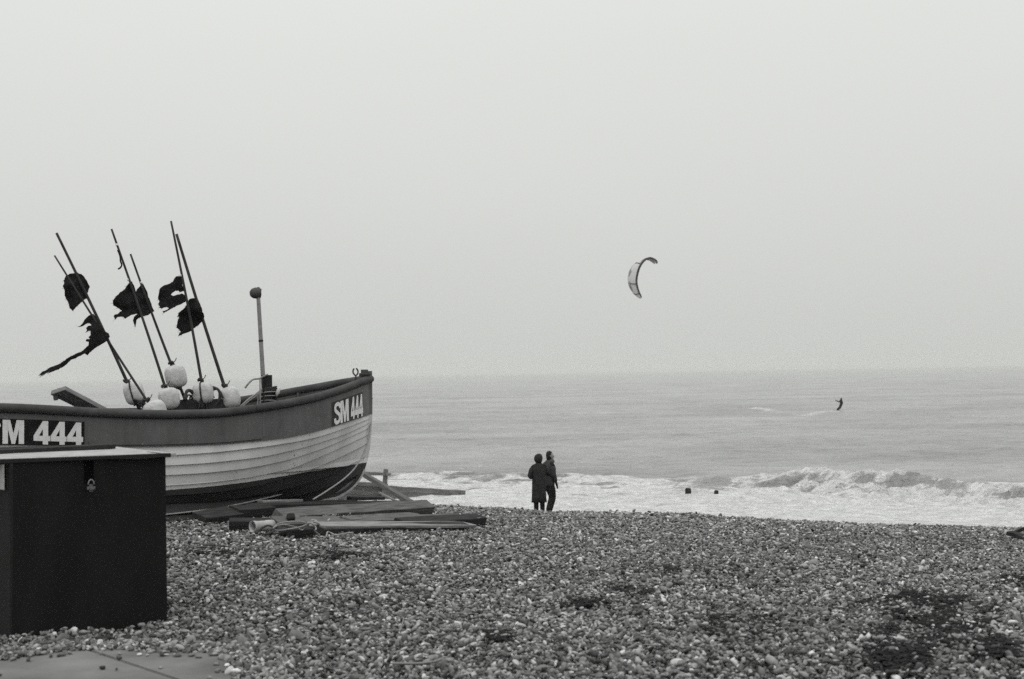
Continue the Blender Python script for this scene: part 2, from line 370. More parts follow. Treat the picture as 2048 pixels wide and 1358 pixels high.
for k in range(7):
    bm = bmesh.new(); bmesh.ops.create_icosphere(bm, subdivisions=2, radius=0.5)
    sx, sy, sz = random.uniform(1.0, 1.45), random.uniform(.62, .95), random.uniform(.36, .62)
    off = Vector((k * 9.1, k * 3.3, 1))
    cuts = [(Vector([random.gauss(0, 1) for _ in range(3)]).normalized(), random.uniform(.30, .44)) for _ in range(9)]
    for v in bm.verts:
        for nrm, dd in cuts:
            e = v.co.dot(nrm) - dd
            if e > 0: v.co -= nrm * e * 0.9
        d = noise.noise(v.co * 2.1 + off) * 0.16 + noise.noise(v.co * 5 + off) * 0.04
        v.co = v.co * (1 + d); v.co.x *= sx; v.co.y *= sy; v.co.z *= sz
    me = bm_mesh(bm, 'pebble_shape'); me.shade_smooth(); me.materials.append(M_peb)
    pc.objects.link(bpy.data.objects.new('pebble_shape', me))

pts = []
Y = 6.4
while Y < 30.5:
    sp_ = 0.0225 + (0.0004 * (Y - 7) if Y < 13 else 0.0024 + 0.00080 * (Y - 13))
    hwid = 0.385 * Y + 2.2
    n = int(2 * hwid / sp_)
    x = np.linspace(-hwid, hwid, n) + RNG.normal(0, 0.4, n) * sp_
    y = Y + RNG.normal(0, 0.4, n) * sp_
    pts.append(np.stack([x, y, np.full(n, sp_)], -1)); Y += sp_ * 0.88
pts = np.concatenate(pts)
op = on_path(pts[:, 0], pts[:, 1]); keep = op > 0
# a few loose pebbles on the concrete
loose = (~keep) & (RNG.random(len(pts)) < np.where(op > -0.12, 0.06, 0.002)) & (pts[:, 0] > -3.4)
pts2 = pts[keep]
# not under the bin or deep under the boat
pts2 = pts2[RNG.random(len(pts2)) > 0.10]
bx = (pts2[:, 0] > -2.95) & (pts2[:, 0] < -2.3) & (pts2[:, 1] > 8.7) & (pts2[:, 1] < 9.8)
pts2 = pts2[~bx]
n = len(pts2)
sz = pts2[:, 2] * np.exp(RNG.normal(0.26, 0.33, n)); big = RNG.random(n) < 0.010; sz[big] *= 1.5
op2 = on_path(pts2[:, 0], pts2[:, 1])
z = -depth(pts2[:, 0], pts2[:, 1]) + RNG.normal(0, 0.017, n) - sz * 0.10 - 0.004
z = np.where((op2 < 0.3) & (pts2[:, 1] < 9), np.maximum(z, zt + 0.0 + RNG.random(n) * 0.012), z)
dots = np.stack([pts2[:, 0], pts2[:, 1], z], -1)
lp = pts[loose]; nl = len(lp); ls = 0.026 + 0.014 * RNG.random(nl)
dots = np.concatenate([dots, np.stack([lp[:, 0], lp[:, 1], zt + ls * 0.24], -1)]); sz = np.concatenate([sz, ls]); n = len(dots)
r = RNG.random(n)
tone = 0.156 * np.exp(RNG.normal(0, 0.60, n)) + 0.003
tone = np.where(r < 0.17, tone * 0.33, tone); tone = np.where(r > 0.99, 0.3 + 0.2 * RNG.random(n), tone)
patch = fbm(dots[:, 0] * 0.7 + 11, dots[:, 1] * 0.55, 4); tone *= 0.78 + 0.55 * patch
tone *= np.interp(dots[:, 1], [7, 16, 22, 25], [1.0, 0.95, 1.02, 1.12])
tone = np.clip(tone, 0.02, 0.62)
rot = np.stack([RNG.normal(0, 0.55, n), RNG.normal(0, 0.55, n), RNG.random(n) * 6.283], -1)
flatten = (np.arange(n) >= n - nl)
rot[flatten, :2] = 0
scl = sz[:, None] * np.stack([RNG.uniform(.85, 1.2, n), RNG.uniform(.85, 1.15, n), RNG.uniform(.8, 1.25, n)], -1)
me = bpy.data.meshes.new('shingle_pebbles'); me.vertices.add(n); me.vertices.foreach_set('co', dots.astype(np.float32).ravel())
for nm, arr, ty in (('rot', rot, 'FLOAT_VECTOR'), ('scl', scl, 'FLOAT_VECTOR'), ('tone', tone, 'FLOAT')):
    a_ = me.attributes.new(nm, ty, 'POINT'); a_.data.foreach_set('vector' if ty == 'FLOAT_VECTOR' else 'value', arr.astype(np.float32).ravel())
a_ = me.attributes.new('pick', 'INT', 'POINT'); a_.data.foreach_set('value', RNG.integers(0, 7, n).astype(np.int32))
peb = link('shingle_pebbles', me, M_peb); tag(peb, 'grey sea-worn pebbles heaped over the beach in front of the surf', 'shingle', kind='stuff')
g = bpy.data.node_groups.new('scatter_pebbles', 'GeometryNodeTree')
g.interface.new_socket('Geometry', in_out='INPUT', socket_type='NodeSocketGeometry'); g.interface.new_socket('Geometry', in_out='OUTPUT', socket_type='NodeSocketGeometry')
gi = N(g, 'NodeGroupInput'); go = N(g, 'NodeGroupOutput'); ip = N(g, 'GeometryNodeInstanceOnPoints'); ci = N(g, 'GeometryNodeCollectionInfo')
ci.inputs['Collection'].default_value = pc; ci.inputs['Separate Children'].default_value = True; ci.inputs['Reset Children'].default_value = True
def na(nm, ty):
    q = N(g, 'GeometryNodeInputNamedAttribute', data_type=ty); q.inputs['Name'].default_value = nm; return q.outputs[0]
g.links.new(gi.outputs[0], ip.inputs['Points']); g.links.new(ci.outputs[0], ip.inputs['Instance']); ip.inputs['Pick Instance'].default_value = True
g.links.new(na('pick', 'INT'), ip.inputs['Instance Index']); g.links.new(na('scl', 'FLOAT_VECTOR'), ip.inputs['Scale'])
e2r = N(g, 'FunctionNodeEulerToRotation'); g.links.new(na('rot', 'FLOAT_VECTOR'), e2r.inputs[0]); g.links.new(e2r.outputs[0], ip.inputs['Rotation'])
g.links.new(ip.outputs[0], go.inputs[0])
md = peb.modifiers.new('scatter', 'NODES'); md.node_group = g
print('pebbles', n)

# ================================================================== materials of the things
def top_extra(t, p, r, mpp):
    st = N(t, 'ShaderNodeMapping'); st.inputs['Scale'].default_value = (7, 7, .7); t.links.new(mpp.outputs[0], st.inputs[0])
    n = N(t, 'ShaderNodeTexNoise'); n.inputs['Scale'].default_value = 2.2; n.inputs['Detail'].default_value = 6; t.links.new(st.outputs[0], n.inputs['Vector'])
    mr = N(t, 'ShaderNodeMapRange'); t.links.new(n.outputs[0], mr.inputs[0]); mr.inputs[1].default_value = .35; mr.inputs[2].default_value = .7; mr.inputs[3].default_value = .91; mr.inputs[4].default_value = 1.09
    c = N(t, 'ShaderNodeTexNoise'); c.inputs['Scale'].default_value = 24; c.inputs['Detail'].default_value = 3; t.links.new(mpp.outputs[0], c.inputs['Vector'])
    cg = N(t, 'ShaderNodeMapRange'); t.links.new(c.outputs[0], cg.inputs[0]); cg.inputs[1].default_value = .70; cg.inputs[2].default_value = .73; cg.inputs[3].default_value = 1.0; cg.inputs[4].default_value = 2.2
    m1 = N(t, 'ShaderNodeMath', operation='MULTIPLY'); t.links.new(mr.outputs[0], m1.inputs[0]); t.links.new(cg.outputs[0], m1.inputs[1])
    vm = N(t, 'ShaderNodeVectorMath', operation='SCALE'); t.links.new(r.outputs[0], vm.inputs[0]); t.links.new(m1.outputs[0], vm.inputs['Scale']); t.links.new(vm.outputs[0], p.inputs['Base Color'])
M_top = mat('topside_paint', 0.09, 0.13, 3, 0.55, bump=0.15, bscale=40, extra=top_extra)
def hull_extra(t, p, r, mpp):
    a = N(t, 'ShaderNodeAttribute', attribute_name='wl')
    e = N(t, 'ShaderNodeTexNoise'); e.inputs['Scale'].default_value = 9; t.links.new(mpp.outputs[0], e.inputs['Vector'])
    ed = N(t, 'ShaderNodeMath', operation='MULTIPLY_ADD'); t.links.new(e.outputs[0], ed.inputs[0]); ed.inputs[1].default_value = 0.012; t.links.new(a.outputs['Fac'], ed.inputs[2])
    g = N(t, 'ShaderNodeMath', operation='GREATER_THAN'); t.links.new(ed.outputs[0], g.inputs[0]); g.inputs[1].default_value = 0.006
    g2 = N(t, 'ShaderNodeMath', operation='GREATER_THAN'); t.links.new(ed.outputs[0], g2.inputs[0]); g2.inputs[1].default_value = 0.075
    # scuffed chips in the pale paint
    c = N(t, 'ShaderNodeTexNoise'); c.inputs['Scale'].default_value = 34; c.inputs['Detail'].default_value = 4; t.links.new(mpp.outputs[0], c.inputs['Vector'])
    cb = N(t, 'ShaderNodeTexNoise'); cb.inputs['Scale'].default_value = 1.3; t.links.new(mpp.outputs[0], cb.inputs['Vector'])
    cc = N(t, 'ShaderNodeMath', operation='ADD'); t.links.new(c.outputs[0], cc.inputs[0]); t.links.new(cb.outputs[0], cc.inputs[1])
    cg = N(t, 'ShaderNodeMapRange'); t.links.new(cc.outputs[0], cg.inputs[0]); cg.inputs[1].default_value = 1.27; cg.inputs[2].default_value = 1.34
    white = N(t, 'ShaderNodeMix'); white.data_type = 'FLOAT'; t.links.new(g2.outputs[0], white.inputs[0]); white.inputs[2].default_value = 0.74; white.inputs[3].default_value = 0.56
    ch = N(t, 'ShaderNodeMix'); ch.data_type = 'FLOAT'; t.links.new(cg.outputs[0], ch.inputs[0]); t.links.new(white.outputs[0], ch.inputs[2]); ch.inputs[3].default_value = 0.12
    sc = N(t, 'ShaderNodeTexNoise'); sc.inputs['Scale'].default_value = 3; sc.inputs['Detail'].default_value = 7
    st = N(t, 'ShaderNodeMapping'); st.inputs['Scale'].default_value = (1, 1, .3); t.links.new(mpp.outputs[0], st.inputs[0]); t.links.new(st.outputs[0], sc.inputs['Vector'])
    sr = N(t, 'ShaderNodeMapRange'); t.links.new(sc.outputs[0], sr.inputs[0]); sr.inputs[1].default_value = .35; sr.inputs[2].default_value = .65; sr.inputs[3].default_value = .88; sr.inputs[4].default_value = 1.08
    m1 = N(t, 'ShaderNodeMath', operation='MULTIPLY'); t.links.new(ch.outputs[0], m1.inputs[0]); t.links.new(sr.outputs[0], m1.inputs[1])
    dk = N(t, 'ShaderNodeMapRange'); t.links.new(sc.outputs[0], dk.inputs[0]); dk.inputs[3].default_value = .022; dk.inputs[4].default_value = .062
    mx = N(t, 'ShaderNodeMix'); mx.data_type = 'FLOAT'; t.links.new(g.outputs[0], mx.inputs[0]); t.links.new(dk.outputs[0], mx.inputs[2]); t.links.new(m1.outputs[0], mx.inputs[3])
    t.links.new(mx.outputs[0], p.inputs['Base Color'])
M_hull = mat('hull_paint', 0.5, 0.5, 3, 0.6, bump=0.2, bscale=30, extra=hull_extra)
M_rail = mat('rail_rubber', 0.04, 0.075, 4, 0.7, bump=0.15, bscale=60)
M_dark = mat('dark_interior', 0.02, 0.045, 6, 0.8)
M_inner = mat('inner_paint', 0.07, 0.11, 6, 0.7)
M_stem = mat('stem_paint', 0.05, 0.09, 8, 0.6, bump=0.3)
M_pale = mat('worn_metal', 0.35, 0.6, 25, 0.6, bump=0.4)
M_white = mat('letter_white', 0.66, 0.80, 20, 0.6)
M_panel = mat('number_panel', 0.01, 0.016, 6, 0.5)
M_panel2 = mat('number_panel_worn', 0.035, 0.055, 6, 0.5)
M_float = mat('float_plastic', 0.36, 0.60, 9, 0.6, bump=0.5, bscale=16, dist=0.02)
M_pole = mat('pole_bamboo', 0.025, 0.065, 12, 0.7, stretch=(1, 1, .2))
M_flag = mat('flag_cloth', 0.008, 0.022, 20, 0.95, spec=0.1)
M_rope = mat('rope_fibre', 0.18, 0.34, 60, 0.9, bump=0.5, bscale=150)
M_rdark = mat('rope_dark', 0.03, 0.08, 60, 0.9, bump=0.5, bscale=150)
M_metal = mat('galvanised_tube', 0.18, 0.28, 12, 0.5, bump=0.2)
M_bilge = mat('bilge_paint', 0.045, 0.08, 3, 0.8, bump=0.2)
M_wood = mat('weathered_wood', 0.05, 0.16, 5, 0.85, bump=0.6, bscale=9, stretch=(.6, 9, 9))
M_wdark = mat('tarred_wood', 0.012, 0.045, 5, 0.85, bump=0.6, bscale=9, stretch=(.6, 9, 9))
M_wpale = mat('bleached_wood', 0.12, 0.28, 5, 0.85, bump=0.5, bscale=9, stretch=(.6, 9, 9))
M_seaw = mat('seaweed_frond', 0.004, 0.016, 18, 0.7, spec=0.12)

# ================================================================== the beached boat
TH = math.radians(35)
fwv = np.array([math.cos(TH), math.sin(TH)]); nv = np.array([-math.sin(TH), math.cos(TH)])
YS = 21.0; XS = at(741, 748, YS)[0]; S0 = np.array([XS, YS])
bo = np.array([XS - 3.0 * fwv[0], YS - 3.0 * fwv[1]])
boat = empty('fishing_boat', (bo[0], bo[1], gz(*bo)), 'clinker fishing boat with dark topsides marked SM 444, beached on the shingle', 'boat')
SEND = 6.7; BH = 1.05; LEN = 60
q = np.linspace(0, 1, LEN); SIG = 0.35 * q ** 1 * q + 0.65 * q ** 1.6
lines = [  # stem pixel, breadth fraction, entry length, image curve of the near edge
 ((741, 750), 1.00, 2.45, [(0, 807), (106, 812), (212, 819), (318, 822), (440, 819.5), (497, 812), (580, 799), (636, 787), (692, 769), (720, 758), (736, 752), (741, 751)]),
 ((741, 829), 0.97, 2.45, [(0, 889), (106, 891), (212, 893.5), (318, 893), (440, 889), (524, 881), (580, 874), (640, 860.5), (700, 841), (728, 832), (741, 829)]),
 ((740, 836), 0.965, 2.55, [(332, 911), (440, 903.5), (524, 893), (608, 879), (650, 868), (700, 851), (725, 841), (740, 836)]),
 ((739, 845), 0.95, 2.7, [(332, 930), (412, 926), (524, 913), (608, 893), (692, 866), (722, 852), (739, 845)]),
 ((738, 855), 0.925, 2.85, [(332, 949), (412, 945), (496, 935), (580, 917), (650, 893), (706, 869), (738, 855)]),
 ((737, 868), 0.885, 3.0, [(332, 969.5), (412, 964.5), (496, 953), (580, 936.5), (636, 913), (692, 888), (725, 873), (737, 868)]),
 ((735, 885), 0.82, 3.2, [(332, 989), (440, 982), (524, 967), (588, 948), (636, 931), (692, 907), (720, 893), (735, 885)]),
 ((731, 912), 0.70, 3.5, [(332, 1004), (440, 998), (524, 986), (600, 968), (660, 947), (705, 925), (731, 912)]),
 ((722, 946), 0.44, 3.9, [(332, 1016), (440, 1011), (524, 1002), (600, 988), (660, 970), (700, 955), (722, 946)]),
 ((655, 997), 0.03, 4.2, [(332, 1024), (440, 1017), (560, 1009), (630, 1001), (655, 997)]),
]
WLc = [(332, 980), (440, 971), (524, 959), (588, 948), (650, 940), (700, 931), (733, 925)]
def stem_s(x):
    u = (at(x, 850, 10)[0]) / 10.0
    return (S0[0] - u * S0[1]) / (fwv[0] - u * fwv[1])
def smooth(z, it=2):
    z = z.copy()
    for _ in range(it): z[1:-1] = 0.25 * z[:-2] + 0.5 * z[1:-1] + 0.25 * z[2:]
    return z
def aft(s): return 1 - 0.22 * np.clip((s - 4.0) / 2.7, 0, 1) ** 2
def line_geo(sp, frac, La, curve, lift=0.0):
    s0 = max(0.0, stem_s(sp[0])); s = s0 + (SEND - s0) * SIG
    tq = np.clip((s - s0) / La, 0, 1); b = BH * frac * (1 - (1 - tq) ** 2) * aft(s)
    P = S0[None] - s[:, None] * fwv - b[:, None] * nv
    cx = np.array([c[0] for c in curve], float); cy = np.array([c[1] for c in curve], float)
    z = np.full(LEN, -1.0); lo = cx[0]
    for _ in range(8):
        X, Yp = projx(np.c_[P, z]); ty = np.interp(X, cx, cy); z = z - (ty - Yp) * P[:, 1] / FPX
    if lo > 100:
        k = np.argmax(X < lo) if (X < lo).any() else LEN
        if k < LEN: z[k:] = z[k - 1] + (s[k:] - s[k - 1]) * 0.0
    if frac > 0.9 and lo > 100 and k < LEN: z[k:] += (s[k:] - s[k]) ** 2 * 0.012
    return s, b, smooth(z, 3)
G = [line_geo(*l) for l in lines]
wl_s, wl_b, wl_z = line_geo((733, 925), 0.84, 3.1, WLc)
def wl_at(s): return np.interp(s, wl_s, wl_z)
def hpt(s, b, z, side):      # side -1 towards the camera, +1 away
    p = S0 - s * fwv + side * b * nv; return (p[0], p[1], z)
def plank_mesh(k, side, lap=0.030, th=0.022):
    (s1, b1, z1), (s2, b2, z2) = G[k], G[k + 1]
    V = []; W = []; Fc = []
    nacross = 3
    for j in range(LEN):
        db, dz = b2[j] - b1[j], z2[j] - z1[j]; L = math.hypot(db, dz) or 1
        nb, nz_ = -dz / L, db / L           # outward/down normal of the section
        if nb < 0: nb, nz_ = -nb, -nz_
        fade = min(1, j / 6); up0, lo0 = (-0.006 * fade * (k > 0), (lap if k else 0.024) * fade)
        ring = []
        for i in range(nacross + 1):
            f = i / nacross; o = up0 + (lo0 - up0) * f
            bulge = 0.010 * math.sin(math.pi * f) if k == 0 else 0.004 * math.sin(math.pi * f)
            ring.append((s1[j] + (s2[j] - s1[j]) * f, b1[j] + db * f + nb * (o + bulge), z1[j] + dz * f + nz_ * (o + bulge)))
        for i in range(nacross, -1, -1):
            f = i / nacross; o = up0 + (lo0 - up0) * f - th
            ring.append((s1[j] + (s2[j] - s1[j]) * f, max(0.0, b1[j] + db * f + nb * o), z1[j] + dz * f + nz_ * o))
        for (s, b, z) in ring:
            V.append(hpt(s, b, z, side)); W.append(z - wl_at(s))
    m_ = 2 * (nacross + 1)
    for j in range(LEN - 1):
        for i in range(m_):
            a, b_ = j * m_ + i, j * m_ + (i + 1) % m_
            f = (a, b_, b_ + m_, a + m_); Fc.append(f if side < 0 else f[::-1])
    Fc.append(tuple(range(m_))[::-1] if side < 0 else tuple(range(m_))); Fc.append(tuple(range((LEN - 1) * m_, LEN * m_)) if side < 0 else tuple(range((LEN - 1) * m_, LEN * m_))[::-1])
    me = pyd('plank', V, Fc); a = me.attributes.new('wl', 'FLOAT', 'POINT'); a.data.foreach_set('value', np.array(W, np.float32))
    bm = bmesh.new(); bm.from_mesh(me); bmesh.ops.recalc_face_normals(bm, faces=bm.faces); bm.to_mesh(me); bm.free()
    for p_ in me.polygons: p_.use_smooth = True
    me.set_sharp_from_angle(angle=math.radians(35))
    return me
for side in (-1, 1):
    link('topside', plank_mesh(0, side), M_top, boat)
    for k in range(1, len(G) - 1): link('plank', plank_mesh(k, side), M_hull, boat)
# keel and stem band
bm = bmesh.new()
stem_px = [(741.5, 742), (742, 780), (742, 829), (740, 868), (736.5, 900), (731, 925), (721, 952), (706, 972), (686, 987), (655, 998)]
stem_pts = []
for x, y in stem_px:
    s = stem_s(x); Yq = S0[1] - s * fwv[1]; P = at(x, y, Yq); stem_pts.append(P)
keel_tail = [Vector(hpt(s, 0, np.interp(s, G[-1][0], G[-1][2]) - 0.015, -1)) for s in (1.6, 2.6, 4, 5.5, 6.65)]
sp_all = spline(stem_pts + keel_tail, 56)
rings = []
fw3 = Vector((fwv[0], fwv[1], 0)); n3v = Vector((nv[0], nv[1], 0))
for i, p_ in enumerate(sp_all):
    t_ = (sp_all[min(i + 1, len(sp_all) - 1)] - sp_all[max(i - 1, 0)]).normalized(); out = t_.cross(n3v).normalized()
    if out.dot(fw3 - Vector((0, 0, 1))) < 0: out = -out
    rings.append([bm.verts.new(p_ + out * a + n3v * b) for a, b in ((0.012, -0.020), (0.012, 0.020), (-0.015, 0.032), (-0.06, 0.036), (-0.06, -0.036), (-0.015, -0.032))])
for i in range(len(rings) - 1):
    for k in range(6): bm.faces.new((rings[i][k], rings[i][(k + 1) % 6], rings[i + 1][(k + 1) % 6], rings[i + 1][k]))
bm.faces.new(rings[0]); bm.faces.new(rings[-1])
kme = bm_mesh(bm, 'keel'); a_ = kme.attributes.new('wl', 'FLOAT', 'POINT'); a_.data.foreach_set('value', np.array([v.co.z - wl_z[0] for v in kme.vertices], np.float32))
kme.materials.append(M_hull); kme.materials.append(M_top)
zsplit = at(741, 829, YS).z
for p_ in kme.polygons: p_.material_index = 1 if p_.center.z > zsplit else 0
keel = link('keel', kme, None, boat)
bm = bmesh.new(); rings = []
for i, p_ in enumerate(sp_all[22:40]):
    j = i + 22; t_ = (sp_all[j + 1] - sp_all[j - 1]).normalized(); out = t_.cross(n3v).normalized()
    if out.dot(fw3 - Vector((0, 0, 1))) < 0: out = -out
    rings.append([bm.verts.new(p_ + out * a + n3v * b) for a, b in ((0.022, -0.026), (0.022, 0.026), (-0.012, 0.036), (-0.012, -0.036))])
for i in range(len(rings) - 1):
    for k in range(4): bm.faces.new((rings[i][k], rings[i][(k + 1) % 4], rings[i + 1][(k + 1) % 4], rings[i + 1][k]))
bm.faces.new(rings[0]); bm.faces.new(rings[-1])
link('stem_band', bm_mesh(bm, 'stem_band'), M_pale, boat)
# gunwale rails
s_, b_, z_ = G[0]
for side in (-1, 1):
    P = [Vector(hpt(s_[j], b_[j] + 0.012, z_[j] - 0.048, side)) for j in range(LEN)]
    seam = np.argmin(np.abs(s_ - 2.32))
    for (a, c) in ((0, seam), (seam, LEN - 1)):
        seg = P[a:c + 1]
        r_ = [0.058] * len(seg)
        if a: r_[0] = 0.054
        else: r_[-1] = 0.054
        if a: seg[0] = seg[0].lerp(seg[1], 0.12)
        bm = bmesh.new(); rg = []
        for i, p_ in enumerate(seg):
            t_ = (seg[min(i + 1, len(seg) - 1)] - seg[max(i - 1, 0)]).normalized(); sd_ = t_.cross(Vector((0, 0, 1))).normalized(); up_ = sd_.cross(t_).normalized()
            rg.append([bm.verts.new(p_ + sd_ * math.cos(k * math.pi / 6) * 0.062 + up_ * math.sin(k * math.pi / 6) * r_[i]) for k in range(12)])
        for i in range(len(rg) - 1):
            for k in range(12): bm.faces.new((rg[i][k], rg[i][(k + 1) % 12], rg[i + 1][(k + 1) % 12], rg[i + 1][k]))
        bm.faces.new(rg[0]); bm.faces.new(rg[-1])
        link('gunwale', bm_mesh(bm, 'gunwale'), M_rail, boat, True)
# point on the near topside: s, t (0 top .. 1 bottom), lifted o metres
def topside_pt(s, t, o, side=-1):
    (s1, b1, z1), (s2, b2, z2) = G[0], G[1]
    b = np.interp(s, s1, b1) * (1 - t) + np.interp(s, s2, b2) * t; z = np.interp(s, s1, z1) * (1 - t) + np.interp(s, s2, z2) * t
    ds = 0.02; db = (np.interp(s + ds, s1, b1) - np.interp(max(s - ds, 0), s1, b1)) / (s + ds - max(s - ds, 0))
    lap = 0.024 * t * min(1, s / 0.08) + 0.010 * math.sin(math.pi * min(max(t, 0), 1)); o = o + lap
    # outward normal in plan
    nl = math.hypot(1, db); nb, ns = 1 / nl, -db / nl
    p = S0 - (s + ns * o) * fwv + side * (b + nb * o) * nv
    return Vector((p[0], p[1], z))
def s_of_px(px, t=0.65):
    ss = np.linspace(0.0, 6.6, 1400); X = np.array([projx(np.array(topside_pt(s, t, 0.0)))[0] for s in ss])
    return float(np.interp(-px, -X, ss))
def strip(name, s0, s1, t0, t1, o, th, m, parent, n=24):
    bm = bmesh.new(); rg = []
    for i in range(n + 1):
        s = s0 + (s1 - s0) * i / n; rg.append([bm.verts.new(topside_pt(s, t, oo)) for t, oo in ((t0, o), (t1, o), (t1, o + th), (t0, o + th))])
    for i in range(n):
        for k in range(4): bm.faces.new((rg[i][k], rg[i][(k + 1) % 4], rg[i + 1][(k + 1) % 4], rg[i + 1][k]))
    bm.faces.new(rg[0]); bm.faces.new(rg[-1]); return link(name, bm_mesh(bm, name), m, parent)
strip('rubbing_strip', s_of_px(524), s_of_px(178), 0.86, 0.945, -0.002, 0.022, M_top, boat, 40)
strip('seam_batten', s_of_px(530), s_of_px(525), 0.12, 0.9, -0.002, 0.010, M_top, boat, 2)
# letters (unit height 1, y up), built from convex quads
GL = {
 'M': (0.80, [[(0, 0), (.2, 0), (.2, 1), (0, 1)], [(.6, 0), (.8, 0), (.8, 1), (.6, 1)], [(.2, .62), (.2, 1), (.28, 1), (.40, .42), (.40, 0), (.335, 0)], [(.6, .62), (.465, 0), (.40, 0), (.40, .42), (.52, 1), (.6, 1)]]),
 '4': (0.60, [[(.335, 0), (.53, 0), (.53, .145), (.335, .145)], [(0, .145), (.60, .145), (.60, .365), (0, .365)], [(.335, .365), (.53, .365), (.53, 1), (.335, 1)], [(0, .365), (.20, .365), (.335, .655), (.335, 1)]]),
}
def S_quads():
    C = [(.56, .70), (.55, .80), (.46, .895), (.33, .915), (.19, .885), (.115, .78), (.13, .66), (.24, .57), (.37, .49), (.49, .40), (.52, .27), (.46, .14), (.32, .085), (.17, .11), (.10, .20), (.085, .30)]
    C = [Vector((a, b, 0)) for a, b in C]; C = spline(C, 60); out = []
    hw = 0.09
    L = []
    for i, c in enumerate(C):
        t_ = (C[min(i + 1, len(C) - 1)] - C[max(i - 1, 0)]).normalized(); n_ = Vector((-t_.y, t_.x, 0)); L.append((c + n_ * hw, c - n_ * hw))
    for i in range(len(L) - 1): out.append([tuple(L[i][0][:2]), tuple(L[i][1][:2]), tuple(L[i + 1][1][:2]), tuple(L[i + 1][0][:2])])
    return out
GL['S'] = (0.63, S_quads())
def glyph(ch, sa, sb, t0, t1, o, m, parent, th=0.003):
    """sa = station of the glyph's left side (aft), sb = right side (forward)"""
    wd, polys = GL[ch]; bm = bmesh.new()
    for pl in polys:
        try: bm.faces.new([bm.verts.new((x / wd, y, 0)) for x, y in pl])
        except ValueError: pass
    bmesh.ops.remove_doubles(bm, verts=bm.verts, dist=0.0005)
    for c in np.arange(0.125, 1, 0.125):
        bmesh.ops.bisect_plane(bm, geom=list(bm.verts) + list(bm.edges) + list(bm.faces), plane_co=(c, 0, 0), plane_no=(1, 0, 0))
    for v in bm.verts:
        v.co = topside_pt(sa + (sb - sa) * v.co.x, t0 + (t1 - t0) * (1 - v.co.y), o)
    return link('letter' if ch in 'SM' else 'digit', bm_mesh(bm, 'letter'), m, parent)
# midship number
pa = s_of_px(-62), s_of_px(169)
panel = strip('number_panel', pa[0], pa[1], 0.36, 1.0, 0.001, 0.003, M_panel, boat, 16)
for ch, a, b in (('S', -42, 0), ('M', 5, 48), ('4', 67, 100), ('4', 101, 133), ('4', 134, 166)):
    glyph(ch, s_of_px(a), s_of_px(b), 0.385, 0.975, 0.007, M_white, panel)
# bow number
sb0, sb1 = s_of_px(664), s_of_px(726)
panel = strip('number_panel', sb0, sb1, 0.35, 1.0, 0.001, 0.003, M_panel2, boat, 12)
for ch, a, b in (('S', 667.5, 681), ('M', 680.5, 697), ('4', 701, 709), ('4', 709.3, 717), ('4', 717.3, 725)):
    glyph(ch, s_of_px(a), s_of_px(b), 0.385, 0.975, 0.007, M_white, panel)
# bilge keel on the near and the far side
for side in (-1, 1):
    cA = [(332, 1009), (440, 1001), (520, 989), (586, 971)]; cB = [(332, 1027), (440, 1014), (520, 997), (565, 986), (586, 977)]
    ga = line_geo((655, 997), 0.74, 3.6, cA + [(655, 950)]); gb = line_geo((655, 997), 0.80, 3.6, cB + [(655, 955)])
    bm = bmesh.new(); rg = []
    js = [j for j in range(LEN) if projx(np.array(hpt(ga[0][j], ga[1][j], ga[2][j], -1)))[0] < 586]
    for j in js:
        rg.append([bm.verts.new(hpt(ga[0][j], ga[1][j] - 0.03, ga[2][j] + 0.02, side)), bm.verts.new(hpt(ga[0][j], ga[1][j] + 0.015, ga[2][j], side)),
                   bm.verts.new(hpt(gb[0][j], gb[1][j] + 0.015, gb[2][j], side)), bm.verts.new(hpt(gb[0][j], gb[1][j] - 0.04, gb[2][j], side))])
    for i in range(len(rg) - 1):
        for k in range(4): bm.faces.new((rg[i][k], rg[i][(k + 1) % 4], rg[i + 1][(k + 1) % 4], rg[i + 1][k]))
    bm.faces.new(rg[0]); bm.faces.new(rg[-1]); bk = link('bilge_keel', bm_mesh(bm, 'bilge_keel'), M_bilge, boat)
    bm = bmesh.new(); rg = []
    for j in js:
        rg.append([bm.verts.new(hpt(gb[0][j], gb[1][j] + d, gb[2][j] + e, side)) for d, e in ((-0.042, -0.003), (0.019, -0.003), (0.022, 0.008), (0.022, -0.020), (-0.042, -0.020))][0:2] +
                  [bm.verts.new(hpt(gb[0][j], gb[1][j] + 0.019, gb[2][j] - 0.018, side)), bm.verts.new(hpt(gb[0][j], gb[1][j] - 0.042, gb[2][j] - 0.018, side))])
    for i in range(len(rg) - 1):
        for k in range(4): bm.faces.new((rg[i][k], rg[i][(k + 1) % 4], rg[i + 1][(k + 1) % 4], rg[i + 1][k]))
    loose_ = [v for v in bm.verts if not v.link_faces]
    bmesh.ops.delete(bm, geom=loose_, context='VERTS')
    link('wear_strip', bm_mesh(bm, 'wear_strip'), M_pale, bk)
